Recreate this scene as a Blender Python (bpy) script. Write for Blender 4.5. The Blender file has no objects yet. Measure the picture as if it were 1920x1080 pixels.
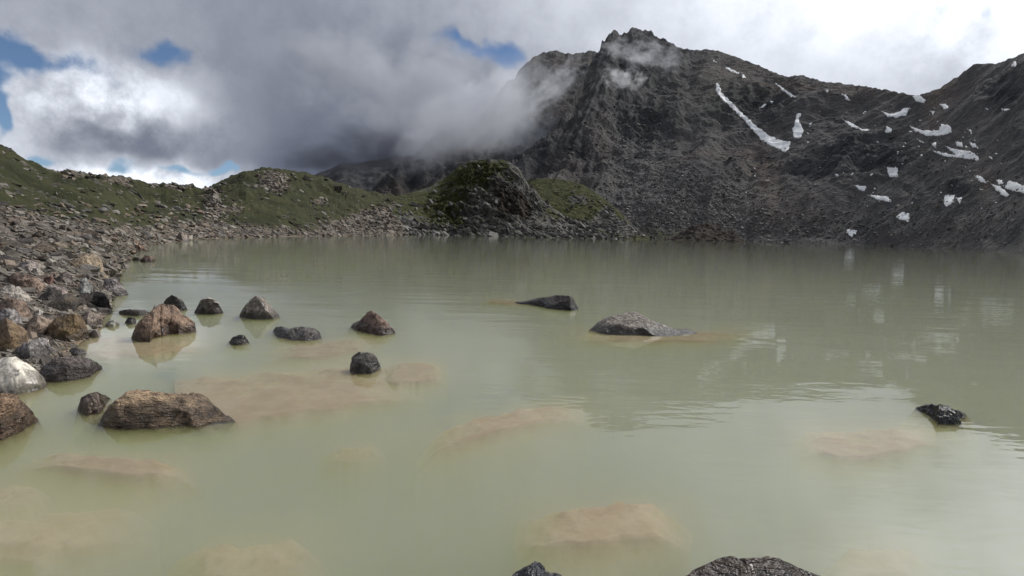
import bpy, bmesh, math, random
import numpy as np
from mathutils import Matrix, Vector
from mathutils.bvhtree import BVHTree

random.seed(7)
RNG = np.random.default_rng(7)
scene = bpy.context.scene
C = scene.collection

# ------------------------------------------------------------------ camera
H = 2.2                      # eye height above the lake
F = 1050.0                   # focal length in pixels of the 1920 wide photograph
PITCH = math.atan(106 / F)
ROLL = math.radians(1.6)
fwd = np.array([0, math.cos(PITCH), -math.sin(PITCH)])
r0_ = np.array([1.0, 0, 0]); u0_ = np.array([0, math.sin(PITCH), math.cos(PITCH)])
right = r0_ * math.cos(ROLL) + u0_ * math.sin(ROLL)
up = -r0_ * math.sin(ROLL) + u0_ * math.cos(ROLL)
cam_data = bpy.data.cameras.new('camera')
cam_data.sensor_width = 36.0
cam_data.lens = 36.0 * F / 1920.0
cam_data.clip_start = 0.05
cam_data.clip_end = 20000
cam = bpy.data.objects.new('camera', cam_data)
C.objects.link(cam)
cam.matrix_world = Matrix(((right[0], up[0], -fwd[0], 0), (right[1], up[1], -fwd[1], 0),
                           (right[2], up[2], -fwd[2], H), (0, 0, 0, 1)))
scene.camera = cam

# ------------------------------------------------------------------ render
scene.render.engine = 'CYCLES'
cy = scene.cycles
cy.max_bounces = 6; cy.diffuse_bounces = 2; cy.glossy_bounces = 2
cy.transparent_max_bounces = 12; cy.volume_bounces = 4
cy.use_adaptive_sampling = True; cy.adaptive_threshold = 0.04
cy.use_denoising = True
try: cy.denoiser = 'OPENIMAGEDENOISE'
except Exception: pass
cy.caustics_reflective = False; cy.caustics_refractive = False
cy.volume_max_steps = 128
scene.view_settings.view_transform = 'Standard'
scene.view_settings.look = 'None'
scene.view_settings.gamma = 1.0
scene.view_settings.exposure = 0.0

SUN_AZ, SUN_EL = math.radians(50), math.radians(43)

# ------------------------------------------------------------------ pixel helpers (pixels of the 1920x1080 photograph)
def ray(px, py):
    px = np.asarray(px, float); py = np.asarray(py, float)
    d = fwd * F + (px[..., None] - 960) * right - (py[..., None] - 540) * up
    return d / np.linalg.norm(d, axis=-1, keepdims=True)
def az_te(px, py):
    d = ray(px, py)
    return np.arctan2(d[..., 0], d[..., 1]), d[..., 2] / np.hypot(d[..., 0], d[..., 1])
def on_plane(px, py, z=0.0):
    d = ray(px, py); t = (z - H) / d[..., 2:3]
    return np.array([0, 0, H]) + d * t
def project(P):
    v = P - np.array([0, 0, H])
    w = np.maximum(v @ fwd, 1e-3)
    return 960 + F * (v @ right) / w, 540 - F * (v @ up) / w
def az_of(px):                       # azimuth of a pixel column at the horizon
    return az_te(px, 434 + (np.asarray(px, float) - 960) * 0.028)[0]
def by_px(*pts):                     # function of azimuth through (px, value) points
    a = az_of(np.array([p[0] for p in pts], float)); v = np.array([p[1] for p in pts], float)
    o = np.argsort(a)
    return lambda az: np.interp(az, a[o], v[o])
def skyline(pts):
    p = np.array(pts, float); a, te = az_te(p[:, 0], p[:, 1]); o = np.argsort(a)
    return lambda az: np.interp(az, a[o], te[o])
def sstep(a, b, x):
    t = np.clip((x - a) / (b - a), 0, 1); return t * t * (3 - 2 * t)
def blob(px, py, lst):               # sum of gaussians in photo pixels, for where a kind of rock crops out
    s = 0
    for (x, y, sx, sy, a) in lst:
        s = s + a * np.exp(-((px - x) / sx) ** 2 - ((py - y) / sy) ** 2)
    return s

# ------------------------------------------------------------------ numpy noise
_perm = np.random.default_rng(3).permutation(256).astype(np.int32)
_perm = np.concatenate([_perm, _perm, _perm])
_grad = np.random.default_rng(4).normal(size=(256, 3)).astype(np.float32)
_grad /= np.linalg.norm(_grad, axis=1, keepdims=True)
def perlin(p):
    p = np.asarray(p, np.float32); sh = p.shape[:-1]; p = p.reshape(-1, 3)
    i = np.floor(p).astype(np.int32); f = p - i; i &= 255
    u = f * f * f * (f * (f * 6 - 15) + 10)
    out = 0
    for dx in (0, 1):
        wx = u[:, 0] if dx else 1 - u[:, 0]
        hx = _perm[i[:, 0] + dx]
        for dy in (0, 1):
            wy = u[:, 1] if dy else 1 - u[:, 1]
            hy = _perm[hx + i[:, 1] + dy]
            for dz in (0, 1):
                wz = u[:, 2] if dz else 1 - u[:, 2]
                g = _grad[_perm[hy + i[:, 2] + dz] & 255]
                out = out + wx * wy * wz * (g[:, 0] * (f[:, 0] - dx) + g[:, 1] * (f[:, 1] - dy) + g[:, 2] * (f[:, 2] - dz))
    return (out * 1.5).reshape(sh)
def fbm(p, octv=4, gain=0.5, lac=2.03):
    s = 0; a = 1.0; p = np.asarray(p, np.float32)
    for k in range(octv):
        s = s + a * perlin(p); a *= gain; p = p * lac + 17.3
    return s
def ridged(p, octv=4, gain=0.5, lac=2.1):
    s = 0; a = 1.0; p = np.asarray(p, np.float32)
    for k in range(octv):
        s = s + a * (0.5 - np.abs(perlin(p)) * 1.6); a *= gain; p = p * lac + 11.7
    return s

# ------------------------------------------------------------------ mesh helpers
def link(me, name, mat=None, kind=None, label=None, cat=None, group=None, parent=None):
    o = bpy.data.objects.new(name, me); C.objects.link(o)
    if mat and me is not None and not len(me.materials): me.materials.append(mat)
    if kind: o['kind'] = kind
    if label: o['label'] = label
    if cat: o['category'] = cat
    if group: o['group'] = group
    if parent: o.parent = parent
    return o
def mesh_np(name, V, Q, smooth=True, attrs=None, colors=None):
    V = np.asarray(V, np.float32); Q = np.asarray(Q, np.int32)
    me = bpy.data.meshes.new(name); n, k = Q.shape
    me.vertices.add(len(V)); me.vertices.foreach_set('co', V.ravel())
    me.loops.add(n * k); me.loops.foreach_set('vertex_index', Q.ravel())
    me.polygons.add(n); me.polygons.foreach_set('loop_start', np.arange(0, n * k, k, dtype=np.int32))
    me.polygons.foreach_set('use_smooth', np.full(n, smooth))
    me.update(calc_edges=True)
    for key, val in (attrs or {}).items():
        a = me.attributes.new(key, 'FLOAT', 'POINT'); a.data.foreach_set('value', np.asarray(val, np.float32).ravel())
    if colors is not None:
        a = me.attributes.new('tint', 'FLOAT_COLOR', 'POINT')
        a.data.foreach_set('color', np.concatenate([colors, np.ones((len(colors), 1))], 1).astype(np.float32).ravel())
    return me
def grid_quads(nr, nc):
    i = np.arange(nr * nc).reshape(nr, nc)
    return np.stack([i[:-1, :-1], i[:-1, 1:], i[1:, 1:], i[1:, :-1]], -1).reshape(-1, 4)

# ------------------------------------------------------------------ shader node helpers
class S:
    """a float socket with arithmetic"""
    nt = None
    def __init__(s, sock): s.k = sock
    def _m(op, *a, clamp=False):
        n = S.nt.nodes.new('ShaderNodeMath'); n.operation = op; n.use_clamp = clamp
        for i, v in enumerate(a):
            if isinstance(v, S): S.nt.links.new(v.k, n.inputs[i])
            else: n.inputs[i].default_value = float(v)
        return S(n.outputs[0])
    def __add__(s, o): return S._m('ADD', s, o)
    def __radd__(s, o): return S._m('ADD', o, s)
    def __sub__(s, o): return S._m('SUBTRACT', s, o)
    def __rsub__(s, o): return S._m('SUBTRACT', o, s)
    def __mul__(s, o): return S._m('MULTIPLY', s, o)
    def __rmul__(s, o): return S._m('MULTIPLY', o, s)
    def __truediv__(s, o): return S._m('DIVIDE', s, o)
    def exp(s): return S._m('EXPONENT', s)
    def clamp(s): return S._m('ADD', s, 0.0, clamp=True)
    def pow(s, p): return S._m('POWER', s, p)
    def mx(s, o): return S._m('MAXIMUM', s, o)
    def mn(s, o): return S._m('MINIMUM', s, o)
    def ramp(s, a, b, lo=0.0, hi=1.0):
        n = S.nt.nodes.new('ShaderNodeMapRange'); n.interpolation_type = 'SMOOTHSTEP'
        S.nt.links.new(s.k, n.inputs[0])
        for i, v in ((1, a), (2, b), (3, lo), (4, hi)): n.inputs[i].default_value = v
        return S(n.outputs[0])
def N(kind, **kw):
    n = S.nt.nodes.new(kind)
    for k, v in kw.items(): setattr(n, k, v)
    return n
def L(a, b): S.nt.links.new(a.k if isinstance(a, S) else a, b)
def noise(vec, scale, detail=4, rough=0.55, dist=0.0, color=False):
    n = N('ShaderNodeTexNoise'); n.inputs['Scale'].default_value = scale; n.inputs['Detail'].default_value = detail
    n.inputs['Roughness'].default_value = rough; n.inputs['Distortion'].default_value = dist
    if vec is not None: L(vec, n.inputs['Vector'])
    return n.outputs['Color'] if color else S(n.outputs['Fac'])
def voronoi(vec, scale, feature='F1', out='Distance'):
    n = N('ShaderNodeTexVoronoi', feature=feature); n.inputs['Scale'].default_value = scale
    L(vec, n.inputs['Vector']); return n.outputs[out]
def mapping(vec, scale=(1, 1, 1), rot=(0, 0, 0), loc=(0, 0, 0)):
    n = N('ShaderNodeMapping'); L(vec, n.inputs[0]); n.inputs['Scale'].default_value = scale
    n.inputs['Rotation'].default_value = rot; n.inputs['Location'].default_value = loc; return n.outputs[0]
def mixc(fac, a, b, mode='MIX'):
    n = N('ShaderNodeMix', data_type='RGBA', blend_type=mode)
    for sock, v in ((n.inputs[0], fac), (n.inputs[6], a), (n.inputs[7], b)):
        if isinstance(v, S) or hasattr(v, 'is_output'): L(v, sock)
        elif isinstance(v, (int, float)): sock.default_value = v
        else: sock.default_value = (*v, 1)
    return n.outputs[2]
def attr(name, color=False):
    n = N('ShaderNodeAttribute', attribute_name=name); return n.outputs['Color'] if color else S(n.outputs['Fac'])
def bump(height, strength=1.0, dist=0.1, normal=None):
    n = N('ShaderNodeBump'); n.inputs['Strength'].default_value = strength; n.inputs['Distance'].default_value = dist
    L(height, n.inputs['Height'])
    if normal is not None: L(normal, n.inputs['Normal'])
    return n.outputs[0]
def new_mat(name):
    m = bpy.data.materials.new(name); m.use_nodes = True; S.nt = m.node_tree; m.node_tree.nodes.clear(); return m
def finish(color, rough, normal=None, spec=0.3):
    b = N('ShaderNodeBsdfPrincipled'); o = N('ShaderNodeOutputMaterial')
    L(color, b.inputs['Base Color']); b.inputs['Specular IOR Level'].default_value = spec
    if isinstance(rough, (int, float)): b.inputs['Roughness'].default_value = rough
    else: L(rough, b.inputs['Roughness'])
    if normal is not None: L(normal, b.inputs['Normal'])
    L(b.outputs[0], o.inputs['Surface']); return b

# ------------------------------------------------------------------ world: high blue sky behind broken cloud
world = bpy.data.worlds.new('World'); scene.world = world; world.use_nodes = True
S.nt = world.node_tree; world.node_tree.nodes.clear()
tc = N('ShaderNodeTexCoord'); vdir = tc.outputs['Generated']
sx = N('ShaderNodeSeparateXYZ'); L(vdir, sx.inputs[0])
X, Y, Z = (S(sx.outputs[i]) for i in range(3))
warp1 = noise(vdir, 5.0, 3, 0.6, color=True); warp2 = noise(vdir, 22.0, 2, 0.62, color=True)
az = S._m('ARCTAN2', X, Y); el = S._m('ARCSINE', Z)
ae = N('ShaderNodeCombineXYZ'); L(az, ae.inputs[0]); L(el, ae.inputs[1])
def vmath(op, *a):
    n = N('ShaderNodeVectorMath', operation=op)
    for i, v in enumerate(a):
        if isinstance(v, tuple): n.inputs[i].default_value = v
        else: L(v, n.inputs[i])
    return n
w1_ = vmath('MULTIPLY_ADD', warp1, (.16, .10, 0), ae.outputs[0]).outputs[0]
aew = vmath('MULTIPLY_ADD', warp2, (.05, .035, 0), w1_).outputs[0]     # azimuth and elevation, stirred by the two noises
OFF = (.5 * .21, .5 * .135)
def sky_gauss(px, py, sxp, syp):
    a, te = az_te(float(px), float(py)); a = float(a); e = float(math.atan(te)); ca = math.cos(a)
    ku = F / ca / ca / sxp; kv = F / ca / syp
    v = vmath('MULTIPLY_ADD', aew, (ku, kv, 0), (-(a + OFF[0]) * ku, -(e + OFF[1]) * kv, 0)).outputs[0]
    return S._m('POWER', 0.36788, S(vmath('DOT_PRODUCT', v, v).outputs['Value']))
# brightness of the cloud deck at points of the photograph (linear), weights are gaussians
deck = [(150, 20, 260, 70, .36), (470, 60, 170, 90, .28), (640, 190, 170, 110, .17), (600, 300, 130, 60, .12), (690, 310, 110, 45, .085),
        (860, 200, 130, 80, .22), (820, 20, 180, 60, .37), (1050, 30, 160, 60, .55), (1300, 30, 170, 60, .68), (1560, 60, 200, 90, .46),
        (1600, 140, 130, 40, .42), (1830, 60, 130, 90, .30), (185, 165, 125, 46, .88), (60, 160, 60, 60, .62), (30, 245, 60, 40, .82),
        (250, 262, 150, 30, .25), (400, 250, 80, 50, .33), (210, 300, 120, 12, .48), (300, 335, 170, 22, .92), (110, 312, 70, 18, .92), (480, 320, 60, 20, .40),
        (960, 165, 45, 25, .62)]
num = None; den = None
for (x, y, a_, b_, l_) in deck:
    w = sky_gauss(x, y, a_, b_)
    num = w * l_ if num is None else S._m('MULTIPLY_ADD', w, l_, num)
    den = w if den is None else den + w
num = num + 0.035 * 0.52; den = den + 0.035
lum = num / den
puff = noise(vdir, 11.0, 6, 0.62); big = noise(vdir, 3.2, 2, 0.55)
cum = (sky_gauss(190, 190, 190, 90) + sky_gauss(300, 335, 260, 24) + sky_gauss(1850, 60, 120, 110) * .6).clamp()
lum = lum * (1.0 + (puff.ramp(.34, .66) - 0.5) * (cum * .75 + 0.10) + (puff - .5) * .3 + (big - 0.5) * 0.5)
holes = [(12, 92, 54, 34, 1.1), (0, 175, 30, 55, 1.0), (285, 103, 50, 18, .95), (120, 112, 75, 24, .95), (10, 215, 22, 26, .8),
         (870, 88, 62, 14, .9), (948, 118, 44, 22, 1.15), (82, 297, 36, 14, 1.1), (245, 316, 30, 16, 1.2), (330, 322, 40, 8, .9),
         (408, 320, 26, 14, 1.2), (1790, 18, 22, 26, .45), (1880, 15, 22, 26, .45)]
hv = None
for (x, y, a_, b_, k_) in holes:
    w = sky_gauss(x, y, a_, b_); hv = w * k_ if hv is None else S._m('MULTIPLY_ADD', w, k_, hv)
hv = hv + (noise(vdir, 16.0, 5, 0.65) - 0.5) * 1.5 * (hv * 2.0).clamp()
hv = hv + noise(vdir, 2.6, 4, .6).ramp(.47, .60) * el.ramp(.30, .75) * .85      # the broken deck overhead
clear = hv.ramp(0.22, 1.0)
sdv = (math.sin(SUN_AZ) * math.cos(SUN_EL), math.cos(SUN_AZ) * math.cos(SUN_EL), math.sin(SUN_EL))
cosu = S(vmath('DOT_PRODUCT', vdir, sdv).outputs['Value'])
glow = S._m('POWER', 0.36788, (1.0 - cosu) * (1 / .056))          # thin cloud lit by the sun behind it
lum = lum + glow * (big * 10.0 + puff * 8.0 - 1.5)
cloud_hue = N('ShaderNodeCombineXYZ')
L(lum * 0.95 - .004, cloud_hue.inputs[0]); L(lum * 0.985 + .009, cloud_hue.inputs[1]); L(lum * 1.03 + 0.058, cloud_hue.inputs[2])
sky = N('ShaderNodeTexSky'); sky.sky_type = 'NISHITA'; sky.sun_disc = False
sky.sun_elevation = SUN_EL; sky.sun_rotation = SUN_AZ; sky.altitude = 3000; sky.air_density = 1.0; sky.dust_density = 0.1; sky.ozone_density = 3.0
sk = N('ShaderNodeBackground'); L(sky.outputs[0], sk.inputs[0]); sk.inputs[1].default_value = 0.085
cl = N('ShaderNodeBackground'); L(cloud_hue.outputs[0], cl.inputs[0]); cl.inputs[1].default_value = 1.0
mx = N('ShaderNodeMixShader'); L(clear, mx.inputs[0]); L(cl.outputs[0], mx.inputs[1]); L(sk.outputs[0], mx.inputs[2])
wo = N('ShaderNodeOutputWorld'); L(mx.outputs[0], wo.inputs[0])
world.cycles.sampling_method = 'MANUAL'; world.cycles.sample_map_resolution = 512

# sun behind thin cloud
sl = bpy.data.lights.new('sun', 'SUN'); sl.energy = 2.2; sl.angle = math.radians(7); sl.color = (1.0, 0.95, 0.87)
so = bpy.data.objects.new('sun', sl); C.objects.link(so)
sd = Vector((math.sin(SUN_AZ) * math.cos(SUN_EL), math.cos(SUN_AZ) * math.cos(SUN_EL), math.sin(SUN_EL)))
so.rotation_euler = sd.to_track_quat('Z', 'Y').to_euler(); so.location = sd * 60

# ================================================================== MATERIALS
def pos(): return N('ShaderNodeNewGeometry').outputs['Position']
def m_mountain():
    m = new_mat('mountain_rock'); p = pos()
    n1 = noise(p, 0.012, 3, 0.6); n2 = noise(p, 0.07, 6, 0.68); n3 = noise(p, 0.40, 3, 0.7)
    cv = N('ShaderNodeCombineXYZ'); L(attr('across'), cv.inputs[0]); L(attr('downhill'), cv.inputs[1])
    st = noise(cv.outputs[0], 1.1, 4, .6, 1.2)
    base = mixc(n1.ramp(.35, .65), (.064, .062, .062), (.086, .081, .078))  # rock colour kept dark, cloud shadow over the mountain is put into it
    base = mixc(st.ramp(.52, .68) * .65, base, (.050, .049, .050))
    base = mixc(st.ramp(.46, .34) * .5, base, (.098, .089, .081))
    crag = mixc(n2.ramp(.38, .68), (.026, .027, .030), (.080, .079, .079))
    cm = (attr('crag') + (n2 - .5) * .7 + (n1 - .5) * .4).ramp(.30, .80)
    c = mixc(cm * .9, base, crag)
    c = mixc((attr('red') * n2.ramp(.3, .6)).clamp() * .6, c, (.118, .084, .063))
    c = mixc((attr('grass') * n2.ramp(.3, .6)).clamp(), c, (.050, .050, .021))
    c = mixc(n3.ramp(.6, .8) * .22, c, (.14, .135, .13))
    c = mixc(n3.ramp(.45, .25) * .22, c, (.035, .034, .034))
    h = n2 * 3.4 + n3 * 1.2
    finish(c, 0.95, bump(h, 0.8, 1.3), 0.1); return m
def m_ground():
    m = new_mat('shore_ground'); p = pos()
    sp = N('ShaderNodeSeparateXYZ'); L(p, sp.inputs[0]); z = S(sp.outputs[2])
    n1 = noise(p, 0.18, 3, 0.6); n2 = noise(p, 1.3, 4, 0.65); n3 = noise(p, 6.0, 2, 0.65)
    g = mixc(n1.ramp(.3, .7), (.022, .025, .011), (.046, .046, .020))  # grass colour darkened to stand in for cloud shade on the hills
    g = mixc(n2.ramp(.52, .75) * .8, g, (.056, .051, .026))
    g = mixc(n2.ramp(.45, .25) * .6, g, (.016, .019, .007))
    s = mixc(n2.ramp(.3, .7), (.085, .070, .054), (.150, .125, .098))
    s = mixc(n3.ramp(.5, .7) * .6, s, (.045, .038, .032))
    gm = (attr('grass') + (n1 - 0.5) * 0.9 + (n2 - .5) * .5).ramp(.35, .65)
    c = mixc(gm, s, g)
    silt = mixc(n2.ramp(.3, .7), (.25, .17, .095), (.36, .26, .15))
    c = mixc(z.ramp(.06, -.06), c, silt)
    h = n2 * 0.5 + n3 * 0.15
    finish(c, 0.95, bump(h, 0.9, 0.5), 0.1); return m
def m_knoll():
    m = new_mat('knoll_rock'); p = pos()
    n1 = noise(p, 0.06, 3, 0.6); n2 = noise(p, 0.35, 4, 0.65); n3 = noise(p, 1.6, 2, 0.7)
    strat = noise(mapping(p, (1, .4, 2.6), (0, math.radians(38), 0)), 0.35, 6, 0.65)
    r = mixc(strat.ramp(.35, .68), (.048, .046, .042), (.155, .148, .132))
    r = mixc(n3.ramp(.55, .8) * .4, r, (.14, .135, .12))
    g = mixc(n2.ramp(.3, .7), (.030, .034, .013), (.066, .066, .026))
    c = mixc((attr('grass') + (n1 - .5) * 1.0 + (n2 - .5) * 1.7).ramp(.38, .60), r, g)
    c = mixc((attr('bare') + (n2 - .5) * .4).ramp(.4, .7), c, (.046, .038, .032))
    h = n2 * 1.2 + n3 * .5 + strat * 1.5
    finish(c, 0.95, bump(h, 1.0, 0.7), 0.1); return m
def m_stone_stuff():
    m = new_mat('loose_stone'); p = pos()
    n2 = noise(p, 2.2, 6, .7); n3 = noise(p, 14.0, 4, .6)
    c = mixc(1.0, attr('tint', True), mixc(n2.ramp(.3, .7), (.55, .55, .55), (1.3, 1.3, 1.3)), 'MULTIPLY')
    finish(c, 0.9, bump(n2 * .3 + n3 * .06, .8, .3), 0.15); return m
def m_rock(name, speckle=0.35, lich=(.40, .375, .32), grain=1.0, moss=0.0, stretch=(1, 1, 1), bumpd=.06):
    """weathered boulder: own colour from the object, lichen, a wet band at the waterline, silt coat under water"""
    m = new_mat(name); p = pos(); tco = N('ShaderNodeTexCoord').outputs['Object']
    q = mapping(tco, stretch)
    oi = N('ShaderNodeObjectInfo'); sp = N('ShaderNodeSeparateXYZ'); L(p, sp.inputs[0]); z = S(sp.outputs[2])
    n1 = noise(q, 2.6 * grain, 4, .6); n2 = noise(q, 9.0 * grain, 4, .68); n3 = noise(q, 38.0 * grain, 2, .7)
    ve = S(voronoi(q, 4.2 * grain, 'DISTANCE_TO_EDGE'))
    c = mixc(1.0, oi.outputs['Color'], mixc(n1.ramp(.3, .7), (.55, .54, .54), (1.28, 1.25, 1.2)), 'MULTIPLY')
    c = mixc(n2.ramp(.54, .38) * .85, c, mixc(1.0, oi.outputs['Color'], (.28, .27, .27), 'MULTIPLY'))
    c = mixc(n3.ramp(.55, .75) * .5, c, mixc(1.0, oi.outputs['Color'], (1.9, 1.8, 1.65), 'MULTIPLY'))
    c = mixc(n2.ramp(.62 - .06 * speckle, .70) * speckle, c, lich)
    if moss: c = mixc(n1.ramp(.45, .6) * moss, c, (.11, .075, .022))
    c = mixc(ve.ramp(.02, .0) * .22, c, (.02, .018, .016))
    wet = (z + (n1 - .5) * .16).ramp(.24, .08)
    c = mixc(wet * .88, c, mixc(1.0, c, (.22, .21, .20), 'MULTIPLY'))
    silt = mixc(n2.ramp(.3, .7), (.27, .18, .10), (.38, .27, .16))
    c = mixc((z + (n2 - .5) * .02).ramp(-.004, -.03), c, silt)
    h = n1 * 1.6 + n2 * .9 + n3 * .22 + ve.ramp(0, .05) * .10
    b = finish(c, wet.ramp(0, 1, .85, .28), bump(h, 1.0, bumpd), 0.35); return m
def m_silt():
    m = new_mat('silt_coated_rock'); p = pos(); n1 = noise(p, 3.0, 4, .6); n2 = noise(p, 14.0, 3, .6)
    c = mixc(n1.ramp(.3, .7), (.50, .37, .215), (.60, .47, .30)); c = mixc(n2.ramp(.55, .75) * .3, c, (.25, .17, .10))
    finish(c, .95, bump(n1 + n2 * .3, .6, .03), .1); return m
def m_snow():
    m = new_mat('old_snow'); p = pos()
    n1 = noise(p, 0.25, 6, .65); n2 = noise(p, 1.1, 4, .6)
    c = mixc(n1.ramp(.5, .75) * .75, (.74, .74, .73), (.42, .385, .35)); c = mixc(n2.ramp(.6, .8) * .4, c, (.42, .39, .36))
    finish(c, .8, bump(n1 + n2 * .4, .6, .6), .2); return m
def m_water():
    m = new_mat('milky_lake_water'); p = pos()
    out = N('ShaderNodeOutputMaterial')
    w1 = noise(mapping(p, (.55, 1.5, 1)), 2.1, 2, .5, .4); w2 = noise(mapping(p, (.6, 1.6, 1), (0, 0, .25)), 6.5, 1, .5, .3)
    w3 = noise(mapping(p, (.5, 1.4, 1), (0, 0, -.2)), .55, 1, .5)
    patch = noise(mapping(p, (.5, 1.2, 1)), .16, 1, .5).ramp(.40, .62, .35, 1.0)
    sp = N('ShaderNodeSeparateXYZ'); L(p, sp.inputs[0]); yy = S(sp.outputs[1])
    rough_far = yy.ramp(3.0, 14.0, .65, 1.0)
    h = (w1 * .0060 + w2 * .0013) * patch * rough_far + w3 * .011
    nb = bump(h, 1.0, 1.0)
    fr = N('ShaderNodeFresnel'); fr.inputs['IOR'].default_value = 1.36; L(nb, fr.inputs['Normal'])
    gl = N('ShaderNodeBsdfGlossy'); gl.inputs['Roughness'].default_value = .0; L(nb, gl.inputs['Normal'])
    tr = N('ShaderNodeBsdfTransparent')
    ms = N('ShaderNodeMixShader'); L(fr.outputs[0], ms.inputs[0]); L(tr.outputs[0], ms.inputs[1]); L(gl.outputs[0], ms.inputs[2])
    L(ms.outputs[0], out.inputs['Surface'])
    sc = N('ShaderNodeVolumeScatter'); sc.inputs['Color'].default_value = (.73, .77, .33, 1); sc.inputs['Density'].default_value = 4.8
    ab = N('ShaderNodeVolumeAbsorption'); ab.inputs['Color'].default_value = (.28, .34, .05, 1); ab.inputs['Density'].default_value = 0.56
    ad = N('ShaderNodeAddShader'); L(sc.outputs[0], ad.inputs[0]); L(ab.outputs[0], ad.inputs[1]); L(ad.outputs[0], out.inputs['Volume'])
    return m
def m_cloud(name, density, nscale, col=(.86, .87, .90), thr=(.40, .62), seed=0.0, aniso=.1, rx=2.0):
    m = new_mat(name); out = N('ShaderNodeOutputMaterial'); tco = N('ShaderNodeTexCoord').outputs['Object']
    ln = N('ShaderNodeVectorMath', operation='LENGTH'); L(tco, ln.inputs[0]); r = S(ln.outputs['Value'])
    nz = (noise(mapping(tco, (rx, 1, 1.15), (0, 0, 0), (seed, seed * .7, 0)), nscale, 5, .62, .2) - .5) * 1.9 + .5
    d = (nz + r.ramp(0, 1.0, .22, -.30)).ramp(thr[0], thr[1]) * r.ramp(.98, .55)
    v = N('ShaderNodeVolumePrincipled'); v.inputs['Color'].default_value = (*col, 1); v.inputs['Anisotropy'].default_value = aniso
    L(d * density, v.inputs['Density']); L(v.outputs[0], out.inputs['Volume']); return m

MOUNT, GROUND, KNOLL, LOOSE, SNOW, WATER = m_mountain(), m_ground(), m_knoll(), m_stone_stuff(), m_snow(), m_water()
SILT = m_silt(); ROCK = m_rock('boulder_weathered'); ROCK_SPECK = m_rock('boulder_lichen_speckled', .9, (.52, .50, .45), 1.5)
ROCK_DARK = m_rock('boulder_dark_wet', .10, (.2, .19, .17)); ROCK_MOSS = m_rock('boulder_mossy', .3, (.45, .40, .30), 1.2, .4)
ROCK_LAYER = m_rock('boulder_layered', .25, (.45, .38, .29), 1.1, 0, (.55, 1, 2.6), .08)
ROCK_WHITE = m_rock('boulder_quartz', .15, (.75, .72, .66), .8, 0, (1, 1, 1), .012)

# ================================================================== TERRAIN
# --- lake bed, left bank and the two green hills: one polar sheet round the viewer
shore_pts = np.array([(-400, 1075), (-200, 900), (-60, 790), (0, 748), (60, 708), (110, 676), (150, 645), (185, 615), (205, 575), (215, 545), (225, 520),
                      (233, 500), (246, 482), (264, 466), (300, 457), (350, 451), (420, 446.5), (500, 444.5), (600, 443), (700, 442), (800, 441.5)], float)
sp3 = on_plane(shore_pts[:, 0], shore_pts[:, 1]); sh_az = np.arctan2(sp3[:, 0], sp3[:, 1]); sh_r = np.hypot(sp3[:, 0], sp3[:, 1])
o_ = np.argsort(sh_az); sh_az, sh_r = sh_az[o_], sh_r[o_]
sh_az = np.concatenate([[-1.6, -1.15], sh_az]); sh_r = np.concatenate([[1.4, 2.0], sh_r])
def shore_r(a): return np.interp(a, sh_az, sh_r)
hill_te = skyline([(-400, 180), (-150, 215), (0, 273), (25, 284), (60, 305), (98, 324), (135, 322), (170, 327), (205, 330), (240, 337), (270, 345), (320, 347), (350, 349), (370, 356), (384, 357),
                   (400, 346), (430, 331), (460, 319), (490, 314), (530, 317), (575, 322), (610, 331), (640, 344), (690, 357), (730, 363), (790, 366)])
hill_r = by_px((-400, 45), (-150, 80), (0, 115), (100, 135), (270, 170), (383, 215), (490, 245), (620, 275), (740, 290), (800, 295))
beach_w = by_px((-400, 10), (0, 17), (200, 20), (300, 17), (400, 13), (800, 10))
A_HILL0, A_HILL1 = float(az_of(735.)), float(az_of(790.))
ga = np.concatenate([np.linspace(-1.50, -.80, 60, endpoint=False), np.linspace(-.80, A_HILL1, 560, endpoint=False), np.linspace(A_HILL1, 1.5, 110)])
gr = np.concatenate([[0.2, 0.6], np.geomspace(1.0, 360, 430)])
R_, A_ = np.meshgrid(gr, ga, indexing='ij')
RS, W = shore_r(A_), beach_w(A_); R1 = hill_r(A_); Z1 = H + R1 * hill_te(A_)
q = R_ - RS
bank = np.where(q > 0, 0.082 * q * (.25 + .75 * sstep(0, 7, q)), 0)
ZB = 0.082 * W
t_ = np.clip((q - W) / np.maximum(R1 - RS - W, 1), 0, None)
hillz = np.where(t_ <= 1, ZB + (Z1 - ZB) * t_ ** 1.06, Z1 - (R_ - R1) * 0.45)
zland = np.where(q < W, bank, hillz)
P0 = np.stack([R_ * np.sin(A_), R_ * np.cos(A_), zland], -1)
nz_s = fbm(P0 * 0.55, 4); nz_b = fbm(P0 * np.array([.035, .035, .06]), 4); nz_m = ridged(P0 * np.array([.11, .11, .2]), 4)
hf = sstep(0, .25, t_) * (1 - .75 * sstep(.75, 1, t_))
zland = zland + nz_s * np.clip(.03 + q * .004, .03, .16) * sstep(-.5, 3, q) + nz_b * 2.2 * hf + (nz_m - .2) * 1.1 * (hf + .35 * sstep(.3, 1, t_)) * np.clip(R_ / 150, .3, 1.4)
zbed = np.maximum(-0.13 * np.maximum(-q, 0) ** .9, -2.3) + nz_s * .05
zland = np.where(q > 0, zland, zbed)
keep = 1 - sstep(A_HILL0, A_HILL1, A_)
GZ = zland * keep + (-2.3) * (1 - keep)
PX, PY = project(np.stack([R_ * np.sin(A_), R_ * np.cos(A_), GZ], -1))
gl_line = np.interp(PX, [-400, 0, 120, 250, 380, 420, 520, 640, 690, 740], [378, 396, 420, 432, 422, 426, 428, 418, 398, 380])
grass = sstep(22, -22, PY - gl_line - nz_b * 14) * (q > 0)
grass = np.maximum(grass, .62 * np.exp(-((PY - 468) / 12) ** 2) * (PX < 210) * (R_ > 15))
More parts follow.
